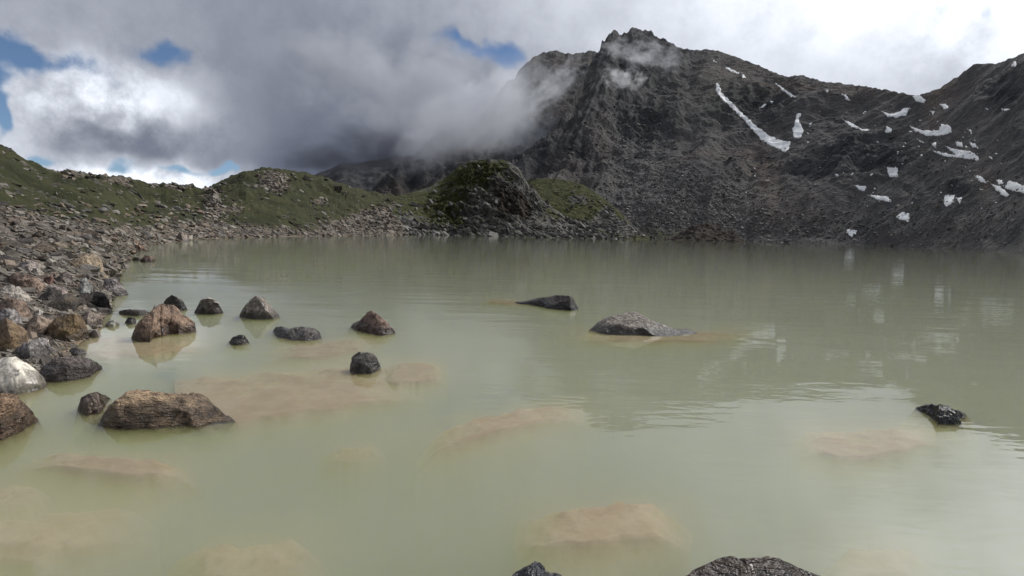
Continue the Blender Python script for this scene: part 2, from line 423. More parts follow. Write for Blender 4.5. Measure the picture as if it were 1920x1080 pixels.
rocky = blob(PX, PY, [(515, 340, 28, 20, 1), (400, 385, 16, 26, 1), (600, 378, 18, 8, .6), (440, 393, 20, 10, .6), (230, 338, 40, 8, .6), (330, 352, 50, 6, .5), (150, 330, 30, 6, .5)])
grass = np.clip(grass - rocky * 1.2, 0, 1)
GZ = GZ + rocky * (ridged(P0 * .35, 4) - .1) * 1.6 * keep
GP = np.stack([R_ * np.sin(A_), R_ * np.cos(A_), GZ], -1)
ground = link(mesh_np('ground', GP.reshape(-1, 3), grid_quads(*R_.shape), attrs={'grass': grass}), 'ground', GROUND, 'structure')
_lgr = np.log(gr)
def ground_z(x, y):
    a = np.arctan2(x, y); r = np.hypot(x, y)
    ia = np.clip(np.interp(a, ga, np.arange(len(ga))), 0, len(ga) - 1.001); ir = np.clip(np.interp(np.log(np.maximum(r, .21)), _lgr, np.arange(len(gr))), 0, len(gr) - 1.001)
    i0 = ir.astype(int); j0 = ia.astype(int); fi = ir - i0; fj = ia - j0
    return (GZ[i0, j0] * (1 - fi) * (1 - fj) + GZ[i0 + 1, j0] * fi * (1 - fj) + GZ[i0, j0 + 1] * (1 - fi) * fj + GZ[i0 + 1, j0 + 1] * fi * fj)
_steps = np.geomspace(2.0, 340, 700)
def hit_ground(px, py):
    """where the line of sight through a pixel meets the bank (water counts as ground at z=0); nan if it meets nothing"""
    px = np.atleast_1d(np.asarray(px, float)); py = np.atleast_1d(np.asarray(py, float))
    d = ray(px, py); hr = np.hypot(d[:, 0], d[:, 1]); P = np.full((len(px), 3), np.nan)
    x = d[:, :1] / hr[:, None] * _steps; y = d[:, 1:2] / hr[:, None] * _steps; z = H + d[:, 2:3] / hr[:, None] * _steps
    g = np.maximum(ground_z(x, y), 0.0); below = z < g
    ok = below.any(1); k = below.argmax(1)
    for n in np.nonzero(ok)[0]:
        k0 = max(k[n] - 1, 0); a0 = z[n, k0] - g[n, k0]; a1 = z[n, k[n]] - g[n, k[n]]; f = a0 / (a0 - a1 + 1e-9) if k[n] else 0
        P[n] = [x[n, k0] + (x[n, k[n]] - x[n, k0]) * f, y[n, k0] + (y[n, k[n]] - y[n, k0]) * f, g[n, k0] + (g[n, k[n]] - g[n, k0]) * f]
    return P

# a far floor under everything, out to the horizon
bm = bmesh.new(); bmesh.ops.create_grid(bm, x_segments=40, y_segments=40, size=9000)
for v in bm.verts: v.co.z = -4.0
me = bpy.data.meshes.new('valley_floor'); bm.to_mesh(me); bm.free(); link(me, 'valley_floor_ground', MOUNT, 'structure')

def sheet(az0, az1, na, nt, r0f, r1f, tef, z0=-3.0, p=1.0, back=.3, zb=.6):
    a = np.linspace(az0, az1, na); t = np.concatenate([np.linspace(0, 1, nt), 1 + np.linspace(0.02, back, max(8, nt // 8))])
    T, A = np.meshgrid(t, a, indexing='ij'); R0, R1, TE = r0f(A), r1f(A), tef(A)
    Rr = R0 + (R1 - R0) * T; z1 = H + R1 * TE
    Zz = np.where(T <= 1, z0 + (z1 - z0) * np.clip(T, 0, 1) ** p, z1 - (T - 1) * (R1 - R0) * zb)
    return np.stack([Rr * np.sin(A), Rr * np.cos(A), Zz], -1), T, A, Rr
def smooth_fn(f, az0, az1, s):
    a = np.linspace(az0 - .2, az1 + .2, 800); v = f(a); k = np.exp(-np.linspace(-2.5, 2.5, int(s / (a[1] - a[0])) | 1) ** 2); k /= k.sum()
    vp = np.pad(v, len(k) // 2, mode='edge'); v2 = np.convolve(vp, k, 'valid'); return lambda x: np.interp(x, a, v2)

# --- main mountain with the ridge to the right-hand summit
sky_main = skyline([(560, 440), (700, 420), (780, 392), (850, 366), (900, 342), (950, 312), (1000, 276), (1045, 235), (1075, 192), (1095, 150), (1108, 118), (1120, 95), (1132, 78), (1140, 66), (1150, 61),
                    (1163, 70), (1173, 66), (1185, 55), (1197, 58), (1215, 63), (1240, 76), (1270, 86), (1300, 94), (1325, 93), (1345, 95), (1380, 104), (1420, 121), (1455, 136), (1476, 145), (1490, 141),
                    (1530, 150), (1600, 161), (1650, 167), (1700, 174), (1720, 177), (1742, 170), (1770, 156), (1800, 138), (1815, 127), (1832, 116), (1850, 114), (1870, 115), (1890, 112), (1905, 108), (1920, 102), (2050, 60), (2400, -40)])
m_r0 = by_px((400, 420), (1000, 345), (1200, 380), (1400, 400), (1600, 360), (1800, 275), (1920, 215), (2100, 175), (2500, 140))
def _r1(a):
    te = np.clip(sky_main(a), 0.02, .42); return m_r0(a) * .66 / (.66 - te) + 60
AZ0, AZ1 = float(az_of(560.)), float(az_of(2350.))
m_r1 = smooth_fn(_r1, AZ0, AZ1, .12)
MP, T, A, Rr = sheet(AZ0, AZ1, 1000, 330, m_r0, m_r1, sky_main, -3, 1.08, .25)
px, py = project(MP)
crag = blob(px, py, [(1190, 105, 110, 55, 1), (1190, 225, 100, 55, .8), (1080, 310, 90, 45, .75), (1430, 200, 70, 45, .7), (1620, 290, 95, 42, 1.1), (1790, 350, 38, 14, 1.1), (1720, 358, 25, 10, .9),
                     (1880, 170, 70, 45, .8), (1900, 250, 60, 60, .6), (1510, 318, 45, 22, .9), (1375, 300, 22, 22, .9), (1560, 215, 40, 25, .5), (1130, 380, 60, 30, .5), (1700, 250, 30, 25, .4), (1000, 300, 80, 60, .6)])
crag = np.clip(crag + fbm(MP * .01, 3) * .35, 0, 1.2)
red = np.clip(blob(px, py, [(1440, 340, 26, 60, .9), (1400, 290, 40, 30, .7), (1620, 172, 120, 10, .7), (1750, 205, 20, 40, .9), (1380, 130, 60, 18, .7), (1480, 160, 60, 14, .7), (1850, 330, 20, 30, .9), (1130, 270, 20, 50, .6), (1310, 300, 60, 16, .5), (1780, 160, 30, 20, .7), (1060, 330, 60, 40, .4), (1500, 400, 80, 40, .4)]), 0, 1)
grs = np.clip(blob(px, py, [(1240, 440, 60, 12, .8), (1050, 380, 80, 40, .3), (1330, 180, 120, 60, .25)]), 0, 1)
env = sstep(.0, .10, T) * (1 - .8 * sstep(.86, 1, T)); env2 = sstep(0, .06, T) * (1 - .35 * sstep(.9, 1, T))
ribs = ridged(np.stack([A * 9 - T * 1.6, T * 1.2, T * 0], -1), 3, .45)
dz = (ribs - .25) * np.where(px < 1350, 13, 9) * env + fbm(MP * .006, 2) * 11 * env
cr = ridged(MP * np.array([.022, .022, .016]), 5, .55)
dz = dz + (cr - .3) * 9 * np.clip(crag, .02, 1) * env2 + (ridged(MP * .045, 4, .55) - .3) * (1.6 + 2.2 * np.clip(crag, 0, 1)) * env2
jag = ridged(np.stack([A * 90, A * 0, A * 0], -1), 4, .6)
dz = dz + (jag - .3) * 5.0 * sstep(.9, 1, T) * np.where(px < 1250, .5, .15)
MP[..., 2] += dz * np.clip(Rr / 500, .35, 1.2)
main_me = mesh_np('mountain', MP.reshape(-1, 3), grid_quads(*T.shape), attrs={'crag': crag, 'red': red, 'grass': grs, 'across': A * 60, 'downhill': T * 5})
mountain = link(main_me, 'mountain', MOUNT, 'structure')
main_bvh = BVHTree.FromPolygons([tuple(v) for v in MP.reshape(-1, 3).tolist()], grid_quads(*T.shape).tolist())

# --- the summit and jagged spur behind it, half in cloud
sky_back = skyline([(480, 420), (600, 400), (660, 385), (690, 362), (715, 335), (728, 322), (745, 304), (760, 300), (778, 290), (795, 270), (805, 266), (815, 256), (830, 243), (838, 248), (852, 235), (866, 240), (885, 238), (905, 215), (925, 185), (950, 152),
                    (965, 146), (975, 130), (988, 118), (1000, 106), (1015, 99), (1030, 93), (1042, 91), (1060, 96), (1078, 99), (1090, 101), (1104, 97), (1125, 98), (1180, 140), (1260, 220)])
b_r0 = by_px((480, 520), (1300, 520)); 
def _rb(a):
    te = np.clip(sky_back(a), 0.02, .42); return b_r0(a) * .7 / (.7 - te) + 90
B0, B1 = float(az_of(480.)), float(az_of(1250.)); b_r1 = smooth_fn(_rb, B0, B1, .1)
BP, T, A, Rr = sheet(B0, B1, 480, 220, b_r0, b_r1, sky_back, -3, 1.05)
env = sstep(0, .1, T) * (1 - .75 * sstep(.85, 1, T)); cr = ridged(BP * np.array([.018, .018, .012]), 5, .55)
jag = ridged(np.stack([A * 70, A * 0 + 3, A * 0], -1), 4, .6)
BP[..., 2] += (cr - .3) * 10 * env + (ridged(np.stack([A * 10, T * 1.3, T * 0 + 5], -1), 3) - .3) * 15 * env + (jag - .3) * 2.5 * sstep(.9, 1, T)
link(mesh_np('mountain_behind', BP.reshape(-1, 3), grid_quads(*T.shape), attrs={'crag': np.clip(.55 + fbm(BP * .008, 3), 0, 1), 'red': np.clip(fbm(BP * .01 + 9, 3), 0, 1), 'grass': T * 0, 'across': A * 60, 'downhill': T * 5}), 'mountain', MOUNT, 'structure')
# --- dark far ridge under the cloud bank
sky_far = skyline([(380, 420), (500, 365), (560, 340), (606, 323), (640, 308), (690, 300), (760, 290), (900, 300), (1000, 360)])
f_r0 = by_px((300, 900), (1100, 900)); f_r1 = by_px((300, 1250), (1100, 1350))
FP, T, A, Rr = sheet(float(az_of(380.)), float(az_of(1000.)), 180, 80, f_r0, f_r1, sky_far, -3, 1.1)
FP[..., 2] += (ridged(FP * .01, 5) - .3) * 16 * sstep(0, .1, T) * (1 - .6 * sstep(.85, 1, T))
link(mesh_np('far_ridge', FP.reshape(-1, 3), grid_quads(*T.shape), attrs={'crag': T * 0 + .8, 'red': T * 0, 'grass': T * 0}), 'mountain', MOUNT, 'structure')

# --- rocky knoll in the middle, its green shoulder, and a low dark outcrop at the foot of the scree
sky_kn = skyline([(660, 430), (690, 400), (715, 378), (740, 368), (770, 361), (800, 352), (825, 340), (845, 327), (858, 314), (872, 308), (880, 302), (900, 299), (925, 297), (940, 298), (955, 303), (972, 315), (982, 333), (992, 348), (1005, 358),
                  (1018, 375), (1035, 388), (1060, 405), (1085, 414), (1110, 424), (1135, 434), (1160, 443), (1190, 452)])
k_r0 = by_px((640, 170), (700, 182), (800, 208), (960, 226), (1100, 240), (1200, 262)); k_r1 = by_px((640, 250), (800, 285), (960, 290), (1100, 290), (1200, 300))
KP, T, A, Rr = sheet(float(az_of(655.)), float(az_of(1185.)), 460, 260, k_r0, k_r1, sky_kn, -2.6, .86, .5)
px, py = project(KP)
kg = np.clip(blob(px, py, [(760, 378, 70, 22, 1.0), (860, 330, 40, 22, .55), (920, 312, 40, 12, .5), (840, 370, 50, 20, .35), (1040, 400, 30, 14, .5), (700, 385, 40, 18, .8), (830, 410, 40, 20, .5), (900, 330, 60, 25, .3)]) + .2, 0, 1)
bare = np.clip(blob(px, py, [(940, 352, 26, 16, .9), (945, 390, 16, 22, 1), (985, 395, 22, 24, .9), (965, 370, 20, 14, .8), (870, 395, 24, 24, .5)]), 0, 1)
steep = np.clip(blob(px, py, [(930, 380, 90, 60, 1), (860, 400, 60, 40, .7), (900, 320, 50, 30, .7)]), .15, 1)
ca_, sa_ = math.cos(math.radians(40)), math.sin(math.radians(40))
KR = np.stack([KP[..., 0] * ca_ - KP[..., 2] * sa_, KP[..., 1], KP[..., 0] * sa_ + KP[..., 2] * ca_], -1)
slab = ridged(KR * np.array([.05, .08, .12]), 4, .55); blk = ridged(KP * .10, 5, .58)
env = sstep(0, .06, T) * (1 - .55 * sstep(.9, 1, T))
dd = ((slab - .3) * 2.4 + (blk - .3) * 3.6) * steep * env
rad = KP / np.linalg.norm(KP, axis=-1, keepdims=True); rad[..., 2] = 0
KP[..., 2] += dd * .55; KP -= rad * dd[..., None] * 1.1
link(mesh_np('rocky_knoll', KP.reshape(-1, 3), grid_quads(*T.shape), attrs={'grass': kg, 'bare': bare}), 'rocky_hill', KNOLL, 'structure')
sky_sh = skyline([(900, 430), (950, 355), (985, 338), (1010, 334), (1040, 335), (1070, 339), (1092, 346), (1112, 358), (1130, 371), (1150, 386), (1165, 399), (1182, 416), (1196, 430), (1210, 441), (1225, 450)])
SP_, T, A, Rr = sheet(float(az_of(905.)), float(az_of(1222.)), 240, 120, by_px((900, 262), (1230, 280)), by_px((900, 330), (1100, 325), (1230, 300)), sky_sh, -2.6, .9, .5)
px, py = project(SP_)
sg = np.clip(1.0 - blob(px, py, [(1085, 375, 26, 12, .9), (1135, 405, 22, 20, 1.0), (1170, 425, 22, 14, 1.0), (1100, 425, 50, 10, .8), (1185, 438, 25, 8, 1)]), 0, 1)
SP_[..., 2] += (ridged(SP_ * .12, 4) - .3) * (2.6 - 2.0 * sg) * sstep(0, .06, T) * (1 - .6 * sstep(.9, 1, T))
link(mesh_np('green_shoulder', SP_.reshape(-1, 3), grid_quads(*T.shape), attrs={'grass': sg, 'bare': sg * 0}), 'grassy_hill', KNOLL, 'structure')
sky_oc = skyline([(1235, 452), (1262, 446), (1285, 430), (1305, 421), (1330, 418), (1350, 424), (1366, 432), (1378, 430), (1388, 446), (1400, 452)])
OP, T, A, Rr = sheet(float(az_of(1238.)), float(az_of(1398.)), 120, 60, by_px((1230, 318), (1400, 330)), by_px((1230, 350), (1400, 360)), sky_oc, -2.6, .8, .6)
OP[..., 2] += (ridged(OP * .14, 4) - .3) * 2.4 * sstep(0, .06, T) * (1 - .5 * sstep(.9, 1, T))
px, py = project(OP)
link(mesh_np('dark_outcrop', OP.reshape(-1, 3), grid_quads(*T.shape), attrs={'grass': np.clip(blob(px, py, [(1260, 440, 25, 10, .9)]), 0, 1), 'bare': T * 0 + .75}), 'rocky_hill', KNOLL, 'structure')

# ================================================================== WATER
wa = np.linspace(-1.5, 1.5, 260)
wr = np.where(wa < A_HILL0, shore_r(wa) + 4, np.interp(wa, [A_HILL0, float(az_of(1000.)), float(az_of(1400.)), float(az_of(1920.)), 1.5], [200, 300, 405, 232, 140]))
ring = [(r * math.sin(a), r * math.cos(a)) for a, r in zip(wa, wr)] + [(60, -6), (-1.5, -6)]
bm = bmesh.new()
tv = [bm.verts.new((x, y, 0)) for x, y in ring]; bv = [bm.verts.new((x, y, -3.4)) for x, y in ring]
bm.faces.new(tv[::-1]); bm.faces.new(bv)
for i in range(len(ring)):
    j = (i + 1) % len(ring); bm.faces.new((tv[i], tv[j], bv[j], bv[i]))
bmesh.ops.recalc_face_normals(bm, faces=bm.faces)
me = bpy.data.meshes.new('lake'); bm.to_mesh(me); bm.free(); link(me, 'lake_water', WATER, 'structure')

# ================================================================== CLOUD LYING ON THE MOUNTAIN
def cloud(px_, py_, dist, sxp, syp, depth, mat, tilt=0.0, name='clouds'):
    d = ray(float(px_), float(py_)); c = np.array([0, 0, H]) + d * dist
    bm = bmesh.new(); bmesh.ops.create_icosphere(bm, subdivisions=3, radius=1.0)
    me = bpy.data.meshes.new(name); bm.to_mesh(me); bm.free()
    o = link(me, name, mat, 'stuff'); o.location = c
    o.scale = (sxp * dist / F, depth, syp * dist / F); a = math.atan2(d[0], d[1]); o.rotation_euler = (0, math.radians(tilt), -a)
    return o
cloud(800, 185, 660, 330, 145, 100, m_cloud('cloud_bank', .024, 1.5, (.66, .68, .72), (.25, .75), 1.3), 6)
cloud(880, 222, 560, 225, 96, 50, m_cloud('cloud_on_ridge', .030, 1.7, (.80, .81, .84), (.24, .66), 4.1), -27)
cloud(1035, 165, 570, 125, 40, 30, m_cloud('cloud_streamer', .03, 2.4, (.82, .83, .86), (.36, .80), 9.3), -46)
cloud(1170, 148, 560, 70, 32, 22, m_cloud('cloud_tuft', .07, 2.4, (.9, .9, .9), (.44, .80), 7.7), 10)
cloud(1205, 100, 600, 135, 48, 25, m_cloud('cloud_wisp', .04, 2.6, (.88, .88, .9), (.42, .85), 2.9), 12)
cloud(690, 285, 600, 220, 62, 40, m_cloud('cloud_under', .05, 1.6, (.20, .21, .245), (.15, .9), 5.5), -6)  # dark scattering colour puts the shade under the bank into the cloud itself

# ================================================================== SNOW PATCHES (outlines in half pixels of the right-hand half of the photograph)
snow = [
 ('long narrow snow gully widening to a fan below the main summit', [(765,308),(777,318),(790,350),(830,390),(872,430),(912,468),(960,505),(1010,527),(1047,530),(1040,560),(1024,571),(980,552),(930,522),(900,487),(868,450),(828,410),(778,362),(764,342)]),
 ('teardrop snow patch just right of the fan of the long gully', [(1065,430),(1088,424),(1076,448),(1084,472),(1096,490),(1086,516),(1054,518),(1052,480),(1062,450)]),
 ('thin slanting snow streak under the ridge right of the summit', [(978,306),(1000,318),(1066,364),(1050,367),(1010,337)]),
 ('faint thin snow streak near the shoulder below the summit ridge', [(798,248),(852,272),(846,278),(804,259)]),
 ('small square snow patch at the end of a thin streak below the ridge', [(858,268),(880,290),(864,291)]),
 ('tiny snow fleck highest on the slope below the main summit', [(748,218),(770,234),(755,231)]),
 ('short snow bar left of the teardrop patch', [(924,406),(950,388),(954,394),(934,410)]),
 ('tiny snow dot above the short snow bar', [(963,376),(982,379),(976,391)]),
 ('small slanting snow patch midway along the right-hand ridge', [(1233,348),(1250,354),(1272,379),(1258,378)]),
 ('tiny oval snow patch close under the right-hand ridge', [(1170,335),(1191,339),(1186,349)]),
 ('bright snow patch lying right in the saddle of the ridge', [(1500,362),(1526,357),(1553,375),(1546,389),(1514,381)]),
 ('winged snow patch below and left of the saddle', [(1378,413),(1420,428),(1452,420),(1470,404),(1493,404),(1481,431),(1440,443),(1408,436)]),
 ('thin hooked snow streak above the dark crag', [(1238,446),(1280,464),(1312,484),(1347,487),(1322,492),(1274,477)]),
 ('small arrow shaped snow patch right of the thin hooked streak', [(1405,473),(1430,485),(1421,499),(1397,496)]),
 ('broad wavy snow patch in the bowl below the saddle', [(1489,470),(1540,489),(1600,488),(1606,464),(1642,470),(1652,496),(1620,508),(1560,511),(1508,491)]),
 ('largest forked snow patch, low in the bowl below the saddle', [(1570,563),(1620,573),(1662,582),(1622,545),(1680,563),(1720,567),(1753,590),(1746,603),(1690,593),(1618,586)]),
 ('small snow patch at the left tip of the largest forked patch', [(1570,540),(1591,531),(1591,556)]),
 ('small snow patch just above the middle of the largest forked patch', [(1660,529),(1685,533),(1692,551),(1669,549)]),
 ('small snow patch to the right above the largest forked patch', [(1716,533),(1739,539),(1747,556),(1724,554)]),
 ('oval snow patch right of the saddle on reddish ground', [(1603,389),(1626,389),(1641,405),(1619,411)]),
 ('square snow patch under the right end of the dark crag', [(1405,627),(1446,627),(1449,666),(1414,666),(1407,645)]),
 ('small snow patch under the left part of the dark crag', [(1288,694),(1332,699),(1321,717),(1299,713)]),
 ('flat snow sliver below the dark crag', [(1328,729),(1410,737),(1427,759),(1370,751)]),
 ('bright snow patch in the lower scree, second nearest to the lake', [(1434,812),(1470,794),(1491,799),(1491,834),(1464,826)]),
 ('snow patch nearest to the lake', [(1254,860),(1293,864),(1281,892),(1259,883)]),
 ('kite shaped snow patch below the small jagged outcrop', [(1619,734),(1661,729),(1656,755),(1640,771),(1624,777)]),
 ('tiny snow patch beside the kite shaped one', [(1664,741),(1689,741),(1679,767)]),
 ('slanting snow patch right of the small jagged outcrop', [(1733,659),(1760,661),(1787,691),(1755,682)]),
 ('long slanting snow patch near the right edge, lower of the group', [(1794,689),(1830,699),(1872,735),(1850,740),(1814,713)]),
 ('snow patch cut by the right edge of the picture', [(1863,679),(1890,684),(1935,705),(1935,727),(1880,717),(1848,706)]),
 ('small round snow patch above the long slanting one near the right edge', [(1813,674),(1841,674),(1843,691),(1824,693)]),
 ('thin snow dash on the right-hand peak', [(1833,407),(1869,409),(1850,419)]),
 ('tiny snow patch on reddish ground under the saddle', [(1563,414),(1584,419),(1581,434)]),
 ('lone thin snow streak low on the shaded left flank under the cloud', [(58,550),(92,513),(86,527),(68,550)]),
 ('tiny snow patch high in the bowl right of the wavy patch', [(1708,484),(1723,489),(1723,506)]),
 ('small snow patch close to the top of the right-hand peak', [(1870,251),(1880,232),(1892,228),(1889,249)]),
 ('tiny snow patch tucked under the middle of the dark crag', [(1338,656),(1359,647),(1346,664)]),
 ('tiny slanting snow patch between the wavy and the forked patches', [(1518,519),(1547,536),(1530,532)]),
 ('tiny snow spike right of the teardrop patch', [(1112,470),(1122,454),(1123,470)]),
 ('tiny snow patch on the right of the bowl below the reddish streak', [(1782,583),(1806,592),(1800,602)]),
 ('tiny snow patch left of the dark crag', [(1208,647),(1227,655),(1218,663)]),
]
def inside(x, y, poly):
    c = np.zeros(x.shape, bool); n = len(poly); j = n - 1
    for i in range(n):
        xi, yi = poly[i]; xj, yj = poly[j]
        c ^= ((yi > y) != (yj > y)) & (x < (xj - xi) * (y - yi) / (yj - yi + 1e-9) + xi); j = i
    return c
cam_v = Vector((0, 0, H))
for label, poly in snow:
    poly = [(960 + x / 2, y / 2) for x, y in poly]
    xs = [p[0] for p in poly]; ys = [p[1] for p in poly]; st = 1.0
    gx, gy = np.meshgrid(np.arange(min(xs) - 2, max(xs) + 2.1, st), np.arange(min(ys) - 2, max(ys) + 2.1, st))
    wob = fbm(np.stack([gx * .13, gy * .13, gx * 0], -1), 3)
    wf_ = fbm(np.stack([gx * .45, gy * .45, gx * 0 + 7], -1), 2); wg_ = fbm(np.stack([gx * .45, gy * .45, gx * 0 + 31], -1), 2)
    ins = inside(gx + wob * 2.2 + wf_ * 1.7, gy + np.roll(wob, 3, 0) * 1.6 + wg_ * 1.5, poly)
    vid = {}; V = []; E = []
    nr, nc = ins.shape; pad = np.pad(ins, 1)
    core = ins & pad[:-2, 1:-1] & pad[2:, 1:-1] & pad[1:-1, :-2] & pad[1:-1, 2:]
    dil = pad[1:-1, 1:-1] | pad[:-2, 1:-1] | pad[2:, 1:-1] | pad[1:-1, :-2] | pad[1:-1, 2:] | pad[:-2, :-2] | pad[2:, 2:] | pad[:-2, 2:] | pad[2:, :-2]
    D = ray(gx, gy)
    for i, j in zip(*np.nonzero(dil)):
        h = main_bvh.ray_cast(cam_v, Vector(D[i, j]))
        if h[0] is None: continue
        lift = .30 if core[i, j] else (.10 if ins[i, j] else -1.0)
        vid[i, j] = len(V); V.append(h[0] + Vector((0, 0, lift)) + h[1] * lift * .3); E.append(h[3])
    faces = []
    for (i, j) in list(vid):
        k4 = [(i, j), (i, j + 1), (i + 1, j + 1), (i + 1, j)]
        if all(k in vid for k in k4) and any(ins[k] for k in k4):
            ds = [E[vid[k]] for k in k4]
            if max(ds) - min(ds) < 26: faces.append([vid[k] for k in k4][::-1])
    if not faces: continue
    par = list(range(len(V)))
    def root(a):
        while par[a] != a: par[a] = par[par[a]]; a = par[a]
        return a
    for f in faces:
        for v in f[1:]: par[root(f[0])] = root(v)
    cnt = {}
    for f in faces: cnt[root(f[0])] = cnt.get(root(f[0]), 0) + 1
    best = max(cnt, key=cnt.get); faces = [f for f in faces if root(f[0]) == best]
    used = sorted({v for f in faces for v in f}); re_ = {v: k for k, v in enumerate(used)}; V = [V[v] for v in used]; faces = [[re_[v] for v in f] for f in faces]
    me = bpy.data.meshes.new('snow_patch'); me.from_pydata([tuple(v) for v in V], [], faces); me.polygons.foreach_set('use_smooth', [True] * len(faces)); me.update()
    link(me, 'snow_patch', SNOW, None, label, 'snow patch', 'snow patches on the mountain')

FV, FQ = [], []
frng = np.random.default_rng(77)
for k in range(75):                       # flecks of snow too small to tell apart
    cx_, cy_ = frng.choice([1660, 1720, 1790, 1860, 1540, 1420]) + frng.normal(0, 34), frng.uniform(185, 395); a_ = frng.uniform(.8, 2.6); b_ = a_ * frng.uniform(.25, .6); tl = frng.uniform(-.2, .9); idx = []
    for m in range(8):
        an = m / 8 * 6.283; u_, v_ = a_ * math.cos(an) * frng.uniform(.6, 1.2), b_ * math.sin(an) * frng.uniform(.6, 1.2)
        h = main_bvh.ray_cast(cam_v, Vector(ray(cx_ + u_ * math.cos(tl) - v_ * math.sin(tl), cy_ + u_ * math.sin(tl) + v_ * math.cos(tl))))
        if h[0] is None: break
        idx.append((h[0] + Vector((0, 0, .25)), h[3]))
    if len(idx) < 8 or max(i[1] for i in idx) - min(i[1] for i in idx) > 14: continue
    b0 = len(FV); FV += [tuple(i[0]) for i in idx]; FQ.append(tuple(range(b0, b0 + 8))[::-1])
me = bpy.data.meshes.new('snow_flecks'); me.from_pydata(FV, [], FQ); me.update(); link(me, 'snow_flecks', SNOW, 'stuff', 'tiny flecks of old snow strewn over the bowl below the saddle')

# ================================================================== BOULDERS WITH THEIR OWN SHAPES
rock_boxes = []; hero_marks = []
def short_name(t):
    for w in (' at ', ' with ', ' on ', ' beside ', ' behind ', ' right of', ' left of', ' above ', ' under ', ' lying', ' tilted', ' in ', ' nearest', ' below', ' highest', ' by ', ' pointing', ' standing', ' alone', ' rounded', ' split', ' cut', ' awash', ' just', ' barely', ' farthest', ' among', ' lit '):
        t = t.split(w)[0]
    return t
def hero(label, top, front=6.0, depth=.55, col=(.17, .14, .11), mat=None, name='boulder', bank=False, facet=.10, rough=1.0, crest=.5, steep=.6, flare=.5, seed=None, group=None, bottom=None, z0=None, sink=.55, skew=0.0, crack=None, hollow=None, res=(72, 44)):
    """a boulder lofted from its outline: top = crest line in photo pixels from left to right waterline"""
    mat = mat or ROCK; seed = len(rock_boxes) if seed is None else seed; rng = np.random.default_rng(seed + 100)
    top = np.array(top, float); rock_boxes.append((top[:, 0].min(), top[:, 1].min(), top[:, 0].max(), max(top[0, 1], top[-1, 1]) + front))
    ns, nt = res
    s = np.linspace(0, 1, ns); x = top[0, 0] + (top[-1, 0] - top[0, 0]) * s
    ty = np.interp(x, top[:, 0], top[:, 1])
    if bottom is not None:
        b = np.array(bottom, float); by = np.interp(x, b[:, 0], b[:, 1])
    else:
        by = top[0, 1] + (top[-1, 1] - top[0, 1]) * s + front * np.sin(np.pi * np.clip(s + skew * s * (1 - s), 0, 1)) ** .6
    by = np.maximum(by, ty + .3)
    zb = 0.0
    if bank:
        m = len(x) // 2; hp = hit_ground(x[m:m + 1], by[m:m + 1])[0]; zb = max(float(hp[2]), 0.0) if not np.isnan(hp[2]) else 0.0
    if z0 is not None: zb = z0
    Fp = on_plane(x, by, zb); fr = np.hypot(Fp[:, 0], Fp[:, 1]); wid = np.linalg.norm(Fp[-1] - Fp[0])
    env = np.sin(np.pi * np.clip(s, .012, .988)) ** .5
    D = depth * wid * env
    d = ray(x, ty); dh = d / np.hypot(d[:, 0], d[:, 1])[:, None]
    cr_r = fr + D * crest
    Cp = np.array([0, 0, H]) + dh * cr_r[:, None]
    Cp[:, 2] = np.maximum(Cp[:, 2], zb + .004)
    hh = Cp[:, 2] - zb; rad = dh.copy(); rad[:, 2] = 0
    dipv = (H - Cp[:, 2]) / np.hypot(Cp[:, 0], Cp[:, 1])
    back = np.minimum(D * .75, .62 * hh / dipv); Bp = Cp + rad * back[:, None]; Bp[:, 2] = zb
    under = sink * (.25 + hh.max()) + .12
    U1 = Fp - rad * (flare * .35 * under * env)[:, None]; U1[:, 2] = zb - under * .30
    U2 = Fp - rad * (flare * under * env)[:, None]; U2[:, 2] = zb - under
    Mf = Fp + (Cp - Fp) * (1 - steep) * .6; Mf[:, 2] = zb + hh * .58
    Mb = Cp + (Bp - Cp) * .6; Mb[:, 2] = zb + hh * .62
    D1 = Bp + rad * (.15 * under * env)[:, None]; D1[:, 2] = zb - under
    keys = [U2, U1, Fp, Mf, Cp, Mb, Bp, D1]; kt = [0, .12, .22, .42, .60, .76, .90, 1]
    tt = np.linspace(0, 1, nt); G = np.zeros((nt, ns, 3))
    for i, t in enumerate(tt):
        k = min(np.searchsorted(kt, t, 'right') - 1, len(keys) - 2); f = (t - kt[k]) / (kt[k + 1] - kt[k]); G[i] = keys[k] * (1 - f) + keys[k + 1] * f
    # end flares under water
    lat = (Fp[-1] - Fp[0]) / wid
    low = np.clip((zb - G[..., 2]) / max(under, .01), 0, 1)
    G += lat * ((s - .5) * 2)[None, :, None] * (low * flare * under * .8)[..., None]
    ctr = np.array([G[..., 0].mean(), G[..., 1].mean(), zb]); G -= ctr; size = max(wid, hh.max()); a = zb - ctr[2]
    G0 = G.copy()
    # chisel flat faces
    for k in range(int(8 + 14 * facet / .10)):
        n = rng.normal(size=3); n[2] = abs(n[2]) * .7; n /= np.linalg.norm(n)
        dist = G @ n; off = dist.max() * rng.uniform(1 - facet * 2.2, .985)
        if n[1] > .2: off *= 1.0
        G -= n * (np.maximum(dist - off, 0) * .9)[..., None]
    sc = 1 / size
    nv0 = np.cross(np.gradient(G, axis=1), np.gradient(G, axis=0)); nv0 /= np.linalg.norm(nv0, axis=-1, keepdims=True) + 1e-9
    sel = rng.choice(ns * nt, 15, replace=False); sp_ = G.reshape(-1, 3)[sel]; sn_ = nv0.reshape(-1, 3)[sel]
    sn_ = sn_ + rng.normal(0, .12, sn_.shape); sn_ /= np.linalg.norm(sn_, axis=1, keepdims=True)
    dk = np.linalg.norm(G.reshape(-1, 1, 3) - sp_[None], axis=2); near_ = dk.argmin(1)
